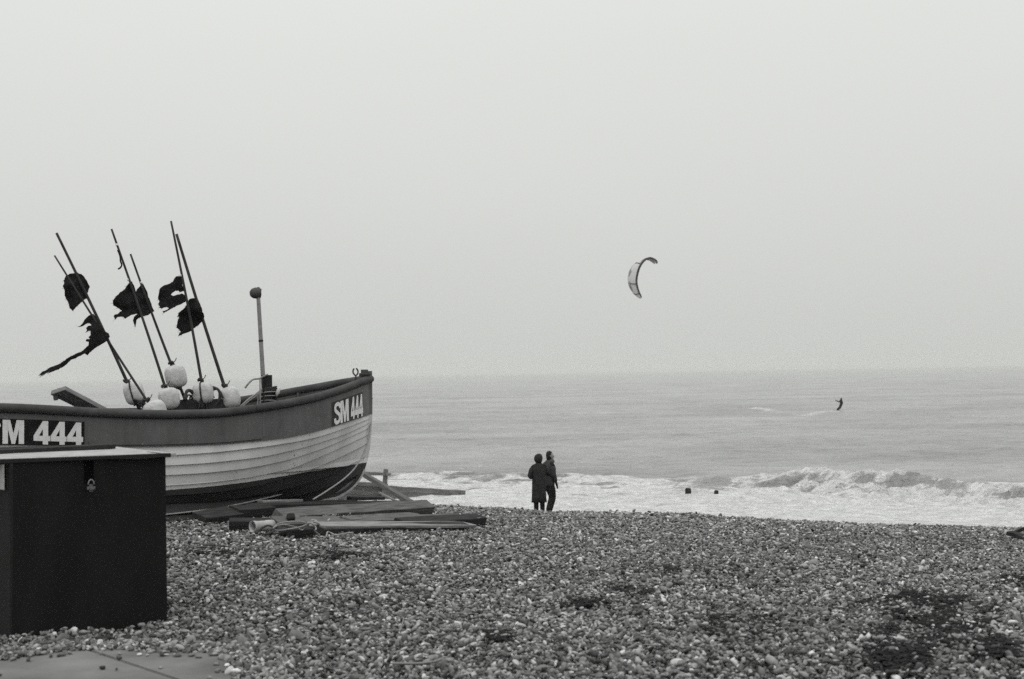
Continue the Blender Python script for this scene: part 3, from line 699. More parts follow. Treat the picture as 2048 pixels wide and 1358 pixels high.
# transom, floor boards, thwarts, frames
P = [hpt(SEND - 0.02, g_[1][-1], g_[2][-1], -1) for g_ in G] + [hpt(SEND - 0.02, g_[1][-1], g_[2][-1], 1) for g_ in G[::-1]]
bm = bmesh.new(); f_ = bm.faces.new([bm.verts.new(p) for p in P]); e = bmesh.ops.extrude_face_region(bm, geom=[f_])
bmesh.ops.translate(bm, verts=[v for v in e['geom'] if isinstance(v, bmesh.types.BMVert)], vec=tuple(-fw3 * 0.05)); link('transom', bm_mesh(bm, 'transom'), M_top, boat)
fl = []
for s in np.linspace(0.5, 6.6, 24):
    j = 4; b = np.interp(s, G[j][0], G[j][1]) - 0.05; fl.append((s, b))
V = [hpt(s, b, -1.30, -1) for s, b in fl] + [hpt(s, b, -1.30, 1) for s, b in fl]; m_ = len(fl)
link('deck', pyd('deck', V, [(i, i + 1, m_ + i + 1, m_ + i) for i in range(m_ - 1)]), M_dark, boat)
for s in (1.95, 4.6):
    b = np.interp(s, G[0][0], G[0][1]) - 0.04; z = np.interp(s, G[0][0], G[0][2]) - 0.30
    timber('thwart', hpt(s, b, z, -1), hpt(s, b, z, 1), 0.24, 0.035, M_wdark, parent=boat)
for s in np.arange(0.9, 6.3, 0.45):
    for side in (-1, 1):
        V = []
        for k in range(0, 7):
            b = np.interp(s, G[k][0], G[k][1]); z = np.interp(s, G[k][0], G[k][2]); V.append(Vector(hpt(s, b - 0.045, z - (0.07 if k == 0 else 0), side)))
        bm = tube_pts(V, 0.022, 4); link('frame_rib', bm_mesh(bm, 'frame_rib'), M_inner, boat)
# stem head with its lashing
sh = at(729, 741, 20.9); hv = Vector((0, 0, 1))
timber('stem_head', at(729, 757, 20.88), at(729, 739, 20.88), 0.11, 0.10, M_stem, parent=boat, wob=0.003)
for k in range(3):
    c = at(729, 747.5 + k * 1.7, 20.88); tp = [c + Vector((math.cos(a), math.sin(a), 0.08 * math.sin(a + k))) * 0.075 for a in np.linspace(0, 6.4, 18)]
    link('lashing', bm_mesh(tube_pts(tp, 0.009, 6), 'lashing'), M_rdark, boat, True)
# rowlock
rl = [at(x, y, 20.55) for x, y in ((708.5, 737), (706.5, 740), (706, 744), (708, 748.5), (711.5, 751), (714.5, 748.5), (716, 744), (715, 740), (712.5, 736.5))]
link('rowlock', bm_mesh(tube_pts(spline(rl, 32), 0.012, 8), 'rowlock'), M_rail, boat, True)
link('rowlock_pin', bm_mesh(tube_pts([at(711.5, 750, 20.55), at(711.5, 762, 20.55)], 0.011, 8), 'rowlock_pin'), M_rail, boat, True)
# ring bolt and painter hanging from the stem
link('ring_bolt', bm_mesh(tube_pts([at(738, 797, 20.98), at(745, 797, 21.03)], 0.010, 6), 'ring_bolt'), M_rail, boat, True)
pnt = rope('bow_painter', [at(741.5, 762, 21.0), at(741.8, 797, 21.02), at(739, 820, 20.98), at(741.5, 836, 21.0), at(740, 858, 20.9), at(733, 892, 20.65), at(714, 930, 20.2), at(690, 956, 19.7), at(655, 981, 19.2), at(626, 999, 18.9)], 0.011, M_rope, None, 60)
tag(pnt, 'thin slack rope hanging from the bow of the boat down to the beach', 'rope')

# towing post, with lashings, and the lamp mast
YP = 20.1
post = timber('samson_post', at(535, 840, YP), at(533.5, 750, YP), 0.14, 0.13, M_wdark, parent=boat, roll=0.3)
post2 = timber('post_cheek', at(547, 830, YP + .05), at(548, 776, YP + .05), 0.06, 0.10, M_wdark, parent=boat)
for k, y in enumerate((776, 779, 782, 786, 794, 803)):
    c = at(537, y, YP + 0.02); tp = [c + Vector((math.cos(a) * .115, math.sin(a) * 0.10, 0.02 * math.cos(a + 0.3 * k))) for a in np.linspace(0, 6.35, 20)]
    lg = link('post_lashing', bm_mesh(tube_pts(tp, 0.010 if k < 4 else 0.007, 6), 'post_lashing'), M_rope if k > 2 else M_rdark, boat, True)
rope('tail_rope', [at(536, 748.5, YP - .1), at(527, 753, YP - .1), at(519, 757, YP - .1), at(506, 759, YP - .15), at(497, 767, YP - .2), at(490, 776, YP - .2)], 0.014, M_rope, boat)
rope('halyard', [at(520, 758, YP - .1), at(520, 775, YP - .12), at(520.5, 795, YP - .15), at(520, 815, YP - .15)], 0.010, M_rope, boat)
rope('halyard', [at(514, 787, YP - .1), at(516, 797, YP - .12), at(515, 812, YP - .15)], 0.009, M_rope, boat)
for dy in (0, 4):
    rope('stay_rope', [at(524, 778 + dy, YP - .1), at(510, 789 + dy, YP - .2), at(495, 800 + dy, YP - .35), at(480, 813 + dy, YP - .5)], 0.010, M_rope, boat)
bm = bmesh.new(); bmesh.ops.create_uvsphere(bm, u_segments=12, v_segments=8, radius=1, matrix=Matrix.Translation(at(556, 783, YP - 0.02)) @ Matrix.Rotation(0.35, 4, 'Y') @ Matrix.Diagonal((0.028, 0.02, 0.065, 1)))
link('toggle', bm_mesh(bm, 'toggle'), M_float, boat, True)
MT, MB_ = at(516.3, 589, YP + .1), at(529.5, 812, YP + .1)
mast = link('lamp_mast', bm_mesh(tube_pts([MB_.lerp(MT, k / 12) for k in range(13)], [0.033 - 0.005 * k / 12 for k in range(13)], 14), 'lamp_mast'), M_metal, boat, True)
mast['label'] = 'straight grey mast with a round lamp on top'
bpy.context.view_layer.update()
bp_ = MB_.lerp(MT, 0.585); dr = (MT - MB_).normalized()
link('tape_band', bm_mesh(tube_pts([bp_ - dr * 0.012, bp_ + dr * 0.012], 0.034, 14), 'tape_band'), M_dark, mast, True)
lc = at(512, 586, YP + .1)
bm = bmesh.new()
prof_ = [(0.0, -.07), (.035, -.066), (.058, -.04), (.066, -.005), (.062, .02), (.068, .028), (.068, .04), (.05, .048), (.0, .05)]
rg = [[bm.verts.new(Vector((a_[1], a_[0] * math.cos(t), a_[0] * math.sin(t)))) for t in np.linspace(0, 2 * math.pi, 18, endpoint=False)] for a_ in prof_[1:-1]]
for i in range(len(rg) - 1):
    for k in range(18): bm.faces.new((rg[i][k], rg[i][(k + 1) % 18], rg[i + 1][(k + 1) % 18], rg[i + 1][k]))
bm.faces.new(rg[0]); bm.faces.new(rg[-1])
bmesh.ops.transform(bm, matrix=Matrix.Translation(lc) @ Matrix.Scale(1.22, 4) @ Matrix.Rotation(math.radians(-8), 4, 'Y') @ Matrix.Rotation(math.radians(30), 4, 'Z'), verts=bm.verts)
lamp = link('lamp_housing', bm_mesh(bm, 'lamp_housing'), M_stem, mast, True)
timber('lamp_bracket', at(517.5, 596, YP + .1), at(519.5, 577, YP + .1), 0.035, 0.05, M_stem, parent=mast, wob=0.002)

# heavy board sticking up over the gunwale
bd = timber('loose_plank', at(116, 780, 17.9), at(222, 836, 18.6), 0.26, 0.06, M_wpale, roll=math.radians(-14), wob=0.008)
tag(bd, 'thick pale board poking up over the gunwale at the left, above the boat number', 'board')
bd2 = timber('cross_batten', at(111, 796, 17.95), at(121, 781, 18.2), 0.06, 0.07, M_wood, parent=None)
bd2.parent = bd; bpy.context.view_layer.update(); bd2.matrix_parent_inverse = bd.matrix_world.inverted()
bpy.context.view_layer.update()

# net hauler, crates and rope loops between the floats
bin_ = empty('net_bin', at(385, 812, 19.3), 'dark fish box heaped with black net ropes, between the white floats', 'net bin')
bm = bmesh.new(); c = at(395, 824, 19.55); RZ = Matrix.Rotation(TH, 3, 'Z')
for dx, dy, sx, sy in ((0, -.28, .9, .03), (0, .28, .9, .03), (-.45, 0, .03, .56), (.45, 0, .03, .56)):
    add_box(bm, c + RZ @ Vector((dx, dy, 0)), (sx, sy, .34), RZ)
add_box(bm, c + Vector((0, 0, -.16)), (.9, .56, .02), RZ)
link('box', bm_mesh(bm, 'box'), M_dark, bin_)
rr_ = random.Random(3)
for k in range(12):
    x0 = 368 + rr_.random() * 44; wdt = 6 + rr_.random() * 14
    h_ = 784 + rr_.random() * 16; dY_ = rr_.random() * 0.3
    rope('net_rope', [at(x0 - wdt / 2, 818, 19.15 + dY_), at(x0 - wdt / 3, h_ + 5, 19.15 + dY_), at(x0, h_, 19.2 + dY_), at(x0 + wdt / 2, h_ + 8, 19.25 + dY_), at(x0 + wdt * .7, 820, 19.25 + dY_)], 0.012, M_rdark, bin_, 20)
rope('net_rope', [at(369, 800, 19.1), at(373, 784, 19.15), at(380, 781, 19.2), at(388, 789, 19.3), at(402, 806, 19.4), at(410, 818, 19.4)], 0.024, M_rdark, bin_, 20)
rope('net_rope', [at(424, 774, 19.4), at(436, 779, 19.4), at(440, 790, 19.4), at(436, 804, 19.4), at(428, 816, 19.4)], 0.020, M_rdark, bin_, 20)
rope('net_rope', [at(428, 796, 19.4), at(424, 784, 19.4), at(432, 778, 19.4), at(441, 784, 19.4), at(446, 796, 19.4)], 0.014, M_rdark, bin_, 20)
for k, (a_, b_2) in enumerate((((262, 812), (280, 800)), ((276, 816), (296, 806)))):
    pass
pile = link('rope_heap', bm_mesh(tube_pts(spline([at(266 + 20 * abs(math.sin(k * 1.7)) + 1.5 * k % 9, 806 + 8 * math.sin(k * 2.3), 18.75 + 0.12 * math.sin(k)) for k in range(26)], 160), 0.013, 6), 'rope_heap'), M_rdark, None, True)
tag(pile, 'small dark heap of rope under the leftmost white float', 'rope')

# ---- the six marker buoys
def cloth(poly, Yd, m, parent, seed=0, fold=0.05, ang=0.0):
    """ragged flag cut to poly (photo px) hung at distance Yd, with folds and thickness"""
    p0 = at(poly[0][0], poly[0][1], Yd); bm = bmesh.new()
    bm.clear(); from mathutils.geometry import tessellate_polygon
    co_ = [at(x, y, Yd) for x, y in poly]; vs = [bm.verts.new(c) for c in co_]
    for t3 in tessellate_polygon([[Vector((c.x, c.z, 0)) for c in co_]]):
        try: bm.faces.new([vs[q_] for q_ in t3])
        except ValueError: pass
    xs = [v.co.x for v in bm.verts]; zs = [v.co.z for v in bm.verts]
    for c in np.arange(min(xs) + .02, max(xs), 0.028): bmesh.ops.bisect_plane(bm, geom=list(bm.verts) + list(bm.edges) + list(bm.faces), plane_co=(c, 0, 0), plane_no=(1, 0, 0))
    for c in np.arange(min(zs) + .02, max(zs), 0.028): bmesh.ops.bisect_plane(bm, geom=list(bm.verts) + list(bm.edges) + list(bm.faces), plane_co=(0, 0, c), plane_no=(0, 0, 1))
    top = max(zs); r = random.Random(seed); ph = r.random() * 6
    for v in bm.verts:
        d = (v.co - p0); a = d.x * 14 + d.z * 6 + ph
        k = min(1, d.length / 0.15) * 0.8
        fr = noise.noise(v.co * 60) * 0.007
        v.co.y += (math.sin(a) * fold + noise.noise(v.co * 7 + Vector((seed, 0, 0))) * fold * 1.2) * k
        if len([e for e in v.link_edges if e.is_boundary]) > 0: v.co.x += fr; v.co.z += noise.noise(v.co * 55 + Vector((9, 0, 0))) * 0.009
    fs = list(bm.faces); bmesh.ops.recalc_face_normals(bm, faces=fs)
    bd = [v for v in bm.verts if any(e.is_boundary for e in v.link_edges)]
    for v in r.sample(bd, min(34, len(bd))):
        L = r.uniform(.015, .055); d_ = Vector((r.uniform(-1, .15), r.uniform(-.3, .3), r.uniform(-.9, .35))).normalized(); w3 = Vector((0, 0, 1)).cross(d_).cross(d_).normalized() * 0.0022
        a1, a2, a3 = bm.verts.new(v.co - w3), bm.verts.new(v.co + w3), bm.verts.new(v.co + d_ * L + Vector((0, 0, -.3 * L * r.random()))); bm.faces.new((a1, a2, a3))
    e = bmesh.ops.extrude_face_region(bm, geom=fs); bmesh.ops.translate(bm, verts=[v for v in e['geom'] if isinstance(v, bmesh.types.BMVert)], vec=(0, 0.006, 0))
    return link('flag', bm_mesh(bm, 'flag'), m, parent, True)
def zoomp(L): return [(60 + a / 3.395, 420 + b / 3.395) for a, b in L]
def float_mesh(c, ax, wd, ht, lean=0.0, seed=0, ribs=False):
    bm = bmesh.new(); n_, m_ = 18, 24; rg = []
    for i in range(1, n_):
        ph = math.pi * i / n_; r_ = math.copysign(abs(math.sin(ph)) ** 0.62, 1); h_ = math.copysign(abs(math.cos(ph)) ** 0.75, math.cos(ph))
        rg.append([bm.verts.new(Vector((wd / 2 * r_ * math.cos(t), wd / 2 * r_ * math.sin(t), ht / 2 * h_)) * (1 + 0.02 * noise.noise(Vector((math.cos(t) * 2, math.sin(t) * 2, h_ * 2 + seed))))) for t in np.linspace(0, 2 * math.pi, m_, endpoint=False)])
    for i in range(len(rg) - 1):
        for k in range(m_): bm.faces.new((rg[i][k], rg[i][(k + 1) % m_], rg[i + 1][(k + 1) % m_], rg[i + 1][k]))
    bm.faces.new(rg[0]); bm.faces.new(rg[-1])
    q = Vector((0, 0, 1)).rotation_difference(ax)
    bmesh.ops.transform(bm, matrix=Matrix.Translation(c) @ q.to_matrix().to_4x4() @ Matrix.Rotation(lean, 4, 'X'), verts=bm.verts)
    return bm_mesh(bm, 'float')
grp = 'marker buoys stowed in the boat'
def buoy(label, top, foot, Yd, fc, fw_, fh, poly, seed, rad=(0.014, 0.022), bands=(), hole=None, strap=False, axpx=None, fold=0.05, droop=True, Yf=None):
    Yf = Yf or Yd
    F0 = at(foot[0], foot[1], Yd); T0 = at(top[0], top[1], Yd - 0.15)
    o = empty('marker_buoy', F0, label, 'marker buoy', grp)
    n_ = 16; bend = Vector((0.03, 0, 0))
    ext = F0 + (F0 - T0).normalized() * 0.5
    P = [ext.lerp(T0, k / n_) + bend * math.sin(math.pi * k / n_) * (0.5 if seed % 2 else -0.4) for k in range(n_ + 1)]
    link('pole', bm_mesh(tube_pts(P, [rad[1] + (rad[0] - rad[1]) * k / n_ for k in range(n_ + 1)], 8), 'pole'), M_pole, o, True)
    ax = (T0 - F0).normalized() if axpx is None else (at(axpx[0], axpx[1], Yf) - at(fc[0], fc[1], Yf)).normalized()
    c = at(fc[0], fc[1], Yf + 0.03)
    wm, hm = fw_ / FPX * Yf, fh / FPX * Yf
    fl_ = link('float', float_mesh(c, ax, wm, hm, seed=seed), M_float, o, True)
    # knot collar where the pole meets the float, frayed ends
    kn = [F0 + Vector((math.cos(a) * .034, math.sin(a) * .034, 0.012 * math.sin(2 * a + seed))) + (T0 - F0).normalized() * (0.01 * a / 6) for a in np.linspace(0, 12.6, 30)]
    link('lashing', bm_mesh(tube_pts(kn, 0.011, 6), 'lashing'), M_rdark, o, True)
    rope('rope_end', [F0, F0 + Vector((0.05, -.02, 0.03)), F0 + Vector((0.075, -.03, 0.075))], 0.006, M_rdark, o, 10)
    bk_ = c - ax * hm * 0.5
    kn = [bk_ + Vector((math.cos(a) * .035, math.sin(a) * .035, 0.02 * math.sin(3 * a))) for a in np.linspace(0, 9, 24)]
    link('lashing', bm_mesh(tube_pts(kn, 0.014, 6), 'lashing'), M_rdark, o, True)
    if strap:
        sd_ = Vector((0, -1, 0)); P = []
        for t in np.linspace(-1.4, 1.4, 14):
            P.append(c + ax * (hm * .52 * math.sin(t)) + (sd_ - ax * sd_.dot(ax)).normalized() * (wm * .53 * max(0.05, math.cos(t)) ** 0.6))
        rope('strap', P, 0.011, M_pole, o, 26)
    for b in bands:
        bp = F0.lerp(T0, b); dd = (T0 - F0).normalized()
        link('reflective_band', bm_mesh(tube_pts([bp - dd * 0.015, bp + dd * 0.015], rad[0] + 0.004, 8), 'reflective_band'), M_white, o, True)
    if poly:
        # the pole in the air stands a little nearer than the cloth
        fg = cloth(zoomp(poly), Yd - 0.08, M_flag, o, seed, fold)
    return o
b1 = buoy('leftmost marker buoy, a rounded ragged black flag on its pole', (113, 466), (253, 764), 18.75, (268, 786), 40, 46,
     [(322, 424), (270, 432), (246, 450), (236, 478), (240, 500), (232, 520), (240, 548), (234, 580), (240, 602), (258, 630), (266, 660), (290, 686), (330, 655), (366, 612), (386, 596), (384, 566), (396, 520), (384, 484), (356, 444)], 1, strap=True, axpx=(262, 765), rad=(0.017, 0.023), fold=0.07)
b2 = buoy('thin marker buoy whose black flag is torn into a long streamer', (109, 511), (294, 800), 18.55, (310, 822), 46, 42,
     [(430, 705), (400, 716), (368, 746), (350, 776), (318, 794), (345, 790), (380, 772), (400, 766), (424, 786), (396, 786), (378, 800), (386, 816), (372, 836), (398, 822), (416, 820), (414, 850), (398, 866), (412, 874), (384, 876), (376, 890), (400, 896), (396, 916), (366, 942), (350, 958), (250, 1010), (200, 1040), (132, 1068), (122, 1082), (92, 1098), (56, 1126), (80, 1118), (66, 1136), (104, 1112), (86, 1132), (136, 1096), (122, 1112), (160, 1094), (216, 1066), (290, 1016), (350, 984), (366, 972), (384, 988), (400, 968), (440, 940), (490, 912), (530, 886), (542, 858), (534, 838), (506, 826), (500, 806), (480, 780), (462, 744)], 2, axpx=(300, 800), rad=(0.011, 0.018), fold=0.04)
b3 = buoy('tall marker buoy with a wide black flag and white bands, third from the left', (223, 458), (329, 774), 18.95, (338, 797), 42, 44,
     [(690, 484), (672, 496), (656, 516), (646, 540), (612, 566), (582, 596), (562, 616), (560, 648), (590, 664), (622, 684), (606, 692), (586, 706), (568, 708), (560, 720), (574, 742), (596, 726), (630, 724), (652, 738), (690, 716), (716, 706), (768, 690), (772, 664), (750, 640), (734, 600), (716, 560), (704, 510)], 3, bands=(0.90, 0.68), axpx=(336, 776))
b4 = buoy('marker buoy whose white float sits highest of all, small dark flag behind its neighbour', (261, 508), (343, 727), 19.4, (351.5, 753), 43, 46,
     [(768, 498), (748, 512), (726, 540), (720, 566), (740, 620), (752, 660), (762, 682), (740, 700), (706, 724), (694, 748), (700, 768), (712, 800), (718, 764), (722, 748), (760, 726), (800, 714), (842, 686), (828, 660), (806, 600), (786, 544)], 4, bands=(0.12 + 0.62,), axpx=(346, 730), fold=0.04)
b5 = buoy('marker buoy with a hooked black flag torn open in the middle, second from the right', (342, 442), (401.5, 761), 19.3, (406, 786), 42, 43,
     [(1026, 432), (1022, 448), (990, 448), (972, 470), (966, 486), (940, 502), (900, 516), (884, 540), (876, 570), (868, 606), (878, 620), (870, 640), (880, 658), (872, 664), (900, 668), (932, 660), (948, 668), (926, 680), (900, 688), (908, 700), (938, 686), (952, 676), (976, 664), (1010, 644), (1050, 626), (1066, 612), (1062, 590), (1044, 574), (1024, 566), (1000, 574), (976, 582), (956, 576), (966, 560), (984, 548), (1004, 546), (1012, 556), (1030, 552), (1044, 548), (1036, 510), (1034, 470)], 5, bands=(0.66,), strap=True, axpx=(403, 764), fold=0.03)
b6 = buoy('thick-poled marker buoy nearest the mast, black flag hanging in a pointed rag', (353, 468), (449.5, 772), 19.55, (459, 796), 42, 45,
     [(1130, 596), (1108, 598), (1084, 606), (1066, 630), (1054, 652), (1030, 678), (1008, 700), (998, 732), (1012, 722), (1006, 760), (1002, 800), (1020, 816), (1030, 826), (1020, 842), (1008, 860), (1040, 846), (1090, 822), (1120, 796), (1166, 760), (1176, 742), (1188, 728), (1184, 706), (1176, 690), (1170, 664), (1156, 636), (1146, 614)], 6, rad=(0.020, 0.026), axpx=(453, 776))
lp_ = rope('torn_ribbon', [at(235.5, 500, 18.78), at(240, 512, 18.76), at(241, 522, 18.75), at(243.5, 530, 18.76), at(240, 536, 18.76), at(236, 538, 18.76)], 0.011, M_flag, None, 20)
lp_.parent = b3; lp_.matrix_parent_inverse = b3.matrix_world.inverted()

# ================================================================== beach timbers
def tb(label, cat, p0, Y0, p1, Y1, wd, th, m, roll=0.0, name='timber', **kw):
    o = timber(name, at(p0[0], p0[1], Y0), at(p1[0], p1[1], Y1), wd, th, m, roll, **kw)
    return tag(o, label, cat, 'timbers lying beside the boat')
tb('long low beam lying behind the others under the bow, its top level', 'beam', (505, 1020), 18.2, (835, 1013), 20.8, 0.26, 0.16, M_wdark, name='beam', roll=0.05)
tb('heavy squared beam, its dark right end lifted off the stones', 'beam', (556, 1034), 17.0, (858, 1014), 19.8, 0.19, 0.13, M_wood, name='beam', wob=0.01, roll=0.55)
tb('thin plank with a rounded end lying just below the heavy beam', 'plank', (690, 1038), 16.9, (836, 1029), 19.2, 0.16, 0.035, M_wood, name='plank', round_end=True, roll=0.25)
tb('long flat plank in the middle of the stack, below the rounded one', 'plank', (600, 1043), 16.2, (934, 1035), 19.5, 0.30, 0.05, M_wood, name='plank', roll=0.16)
tb('short beam reaching farthest right out of the timber stack', 'beam', (800, 1048), 17.0, (960, 1038), 18.9, 0.20, 0.10, M_wdark, name='beam', roll=0.3)
tb('pale front plank, lit top put into its colour, nearest of the timber stack', 'plank', (632, 1050.5), 15.05, (936, 1048.5), 18.05, 0.26, 0.035, M_wpale, name='plank', roll=0.16)  # paler wood paints the lit top of the front timber
tb('dark bearer added as the shaded front of the pale front plank', 'beam', (636, 1063), 15.0, (928, 1053), 17.9, 0.16, 0.10, M_dark, name='beam', roll=0.3)  # dark piece added for the shaded front face of the same timber
tb('dark weathered skid sticking out from below the hull at left', 'skid', (398, 1035), 16.8, (470, 1025), 17.6, 0.20, 0.07, M_wdark, name='skid', roll=0.35, taper=1.4)
tb('dark block of timber between the skid and the long low beam', 'block', (468, 1026), 17.6, (540, 1021), 18.1, 0.22, 0.14, M_wdark, name='block', roll=0.2)
tb('low dark timber on the stones behind the white pipe', 'timber', (458, 1048), 15.9, (560, 1048), 16.0, 0.14, 0.11, M_wdark, roll=0.2)
tb('pale worn skid plank lying under the keel', 'plank', (520, 1004), 19.0, (600, 1001), 19.5, 0.14, 0.04, M_wpale, name='plank')
tb('short black sleeper lying beyond the stack under the stem', 'sleeper', (698, 996.5), 20.6, (765, 996), 20.9, 0.16, 0.05, M_dark, name='sleeper')
tb('dark wedge under the forefoot of the boat', 'wedge', (560, 1014), 18.9, (700, 1006), 20.0, 0.30, 0.09, M_wdark, name='wedge')
tb('black support baulk broadened to stand in for the shadow under the hull, beside the bin', 'baulk', (280, 1044), 17.9, (480, 1032), 18.7, 0.5, 0.07, M_dark, name='baulk')  # support baulk made broad and black to fill in the shadow below the bilge
tb('small dark timber stub leaning in the rope tangle', 'stub', (583, 1042), 15.5, (580, 1029), 15.55, 0.09, 0.09, M_wdark, name='stub', bevel=0.025)
tb('short grey block behind the rope tangle', 'block', (550, 1049), 15.4, (604, 1046), 15.7, 0.20, 0.10, M_wood, name='block', roll=0.4)
tb('dark block in front of the pale plank, holding down the rope', 'block', (578, 1066), 14.72, (622, 1063), 14.85, 0.14, 0.10, M_wdark, name='block', roll=0.2)
bm = bmesh.new(); bmesh.ops.create_uvsphere(bm, u_segments=14, v_segments=10, radius=0.055, matrix=Matrix.Translation(at(567, 1064, 14.95)))
for v in bm.verts: v.co += noise.noise_vector(v.co * 12) * 0.006
tag(link('net_ball', bm_mesh(bm, 'net_ball'), M_dark, None, True), 'small black ball float resting by the rope tangle', 'ball')
# white pipe
pipe = empty('drain_pipe', at(515, 1058, 15.3), 'short pale pipe lying on the stones, open end facing left', 'pipe')
PA, PB = at(505, 1053, 15.2), at(545, 1051, 15.4); dx = (PB - PA).normalized()
bm = bmesh.new(); sg = 20; up_ = Vector((0, 0, 1)); sd_ = dx.cross(up_).normalized(); up_ = sd_.cross(dx)
def rgp(c, r): return [bm.verts.new(c + sd_ * math.cos(t) * r + up_ * math.sin(t) * r) for t in np.linspace(0, 2 * math.pi, sg, endpoint=False)]
R1 = [rgp(PA, .054), rgp(PA - dx * .004, .060), rgp(PA + dx * .03, .061), rgp(PA + dx * .035, .057), rgp(PB - dx * .09, .057), rgp(PB - dx * .085, .062), rgp(PB, .062), rgp(PB, .052), rgp(PA + dx * .02, .048)]
R1.append(R1[0])
for i in range(len(R1) - 1):
    for k in range(sg): bm.faces.new((R1[i][k], R1[i][(k + 1) % sg], R1[i + 1][(k + 1) % sg], R1[i + 1][k]))
link('tube', bm_mesh(bm, 'tube'), mat('pipe_plastic', 0.28, 0.42, 8, 0.5), pipe, True)
bm = bmesh.new(); R1 = [rgp(PB - dx * .004, .051), rgp(PB - dx * .012, .051)]
bm.faces.new(R1[0]); bm.faces.new(R1[1])
for k in range(sg): bm.faces.new((R1[0][k], R1[0][(k + 1) % sg], R1[1][(k + 1) % sg], R1[1][k]))
link('plug', bm_mesh(bm, 'plug'), M_dark, pipe, True)
hs = rope('hose_loop', [at(520, 1063, 14.95), at(524, 1056, 14.95), at(536, 1051, 15), at(546, 1055, 15), at(545, 1064, 14.95), at(530, 1069, 14.9)], 0.012, M_rdark, None, 26)
tag(hs, 'dark curled hose end in front of the pale pipe', 'hose')
# rope tangle
TP = [(546, 1057), (556, 1048), (575, 1044), (598, 1043), (612, 1047), (604, 1053), (580, 1058), (556, 1061), (548, 1056), (566, 1049), (590, 1054), (606, 1060), (618, 1046), (628, 1050), (622, 1044), (632, 1056), (630, 1062), (638, 1070), (642, 1077), (652, 1074), (655, 1064), (662, 1066), (672, 1070), (690, 1067), (706, 1065)]
rt = rope('rope_tangle', [at(x, y, 14.66 + 0.06 * math.sin(i * 1.9)) for i, (x, y) in enumerate(TP)], 0.0085, M_rope, None, 170)
tag(rt, 'tangle of pale rope draped over the blocks at the near end of the timbers', 'rope')
TP = [(622, 1042), (629, 1040), (634, 1047), (626, 1052), (620, 1047), (631, 1044), (638, 1049), (630, 1055), (621, 1051)]
rt2 = rope('rope_knot', [at(x, y, 14.85 + .05 * math.sin(i * 2)) for i, (x, y) in enumerate(TP)], 0.012, M_rope, None, 60)
tag(rt2, 'frayed knot of rope tied round the left end of the pale plank', 'knot')
ml = rope('ground_rope', [at(955, 1036, 18.6), at(1080, 1032.6, 21.6), at(1200, 1032.8, 22.3), at(1330, 1033.5, 22.6)], 0.007, M_rope, None, 24, 5)
tag(ml, 'thin taut line running right along the shingle from the timber stack', 'line')
def stick(label, pts, r, m, Yd):
    o = rope('driftwood_stick', [at(x, y, Yd) for x, y in pts], r, m, None, 14); return tag(o, label, 'stick')
def gY(x, y):
    """distance at which the sight line of (x, y) meets the beach"""
    r = F_ + R_ * (x - 1024) / FPX + U_ * (679 - y) / FPX; Yv = np.linspace(6.2, 24.5, 1500)
    d = -(r[2] / r[1]) * Yv - depth(r[0] / r[1] * Yv, Yv); k = np.argmax(d > 0); return float(Yv[k]) if (d > 0).any() else 24.0
def gpx(x, y, h=0.0): Yv = gY(x, y); p = at(x, y, Yv); p.z = gz(p.x, p.y) + h; return p
for lab, L_, r_ in (('pale bleached stick lying on the stones by the bin, pointing right', [(325, 1078), (336, 1082), (347, 1084)], 0.012),
                   ('long thin bleached twig on the stones at the bottom middle', [(785, 1341), (830, 1342), (865, 1338), (882, 1333)], 0.007),
                   ('short bent bleached twig above the long one', [(798, 1275), (804, 1262), (808, 1246)], 0.004),
                   ('pale driftwood splinter in the middle of the stones left of centre', [(626, 1218), (645, 1224), (660, 1229)], 0.006)):
    o = rope('driftwood_stick', [gpx(x, y, 0.035) for x, y in L_], r_, M_wpale, None, 14, 5); tag(o, lab, 'stick')

# ================================================================== seaweed
def seaweed(label, cx, cy, wpx, hpx, n, seed, cat='seaweed'):
    r = random.Random(seed); c = gpx(cx, cy); bm = bmesh.new()
    for k in range(n):
        while True:
            a, b = r.gauss(0, .45), r.gauss(0, .45)
            if abs(a) < 1.05 and abs(b) < 1.05 and noise.noise(Vector((a * 3.1, b * 2.6, seed * 3.1))) + 0.55 * noise.noise(Vector((a * 9, b * 8, seed))) > 0.02 + 0.22 * (a * a + b * b): break
        P0 = gpx(cx + a * wpx / 2, min(1356, cy + b * hpx / 2)); ang = r.random() * 6.28; L = r.uniform(.03, .11); w_ = r.uniform(.004, .013)
        if abs(P0.z) > 9: continue
        h = r.uniform(-0.008, 0.030); bend = r.uniform(-1.5, 1.5); prev = None; p = P0 + Vector((0, 0, h)); lift = r.uniform(-.05, .35)
        for i in range(6):
            t = i / 5; dirv = Vector((math.cos(ang + bend * t), math.sin(ang + bend * t), lift - .7 * t * t)); sdv = Vector((-dirv.y, dirv.x, r.uniform(-.4, .4))) * w_ * math.sin(0.25 + 2.6 * t)
            cur = (bm.verts.new(p - sdv), bm.verts.new(p + Vector((0, 0, .004))), bm.verts.new(p + sdv))
            if prev:
                bm.faces.new((prev[0], prev[1], cur[1], cur[0])); bm.faces.new((prev[1], prev[2], cur[2], cur[1]))
            prev = cur; p = p + dirv * (L / 5)
    o = link('seaweed_clump', bm_mesh(bm, 'seaweed_clump'), M_seaw, None, True)
    return tag(o, label, cat, 'seaweed washed up on the shingle', 'stuff' if n < 430 or wpx > 200 and hpx < 30 else None)
seaweed('largest black heap of seaweed, on the stones at lower right', 1855, 1240, 370, 120, 2300, 1)
seaweed('ragged arch of black seaweed just above the largest heap', 1825, 1200, 110, 32, 700, 2)
seaweed('thin trail of seaweed running down below the largest heap', 1800, 1320, 150, 90, 900, 3)
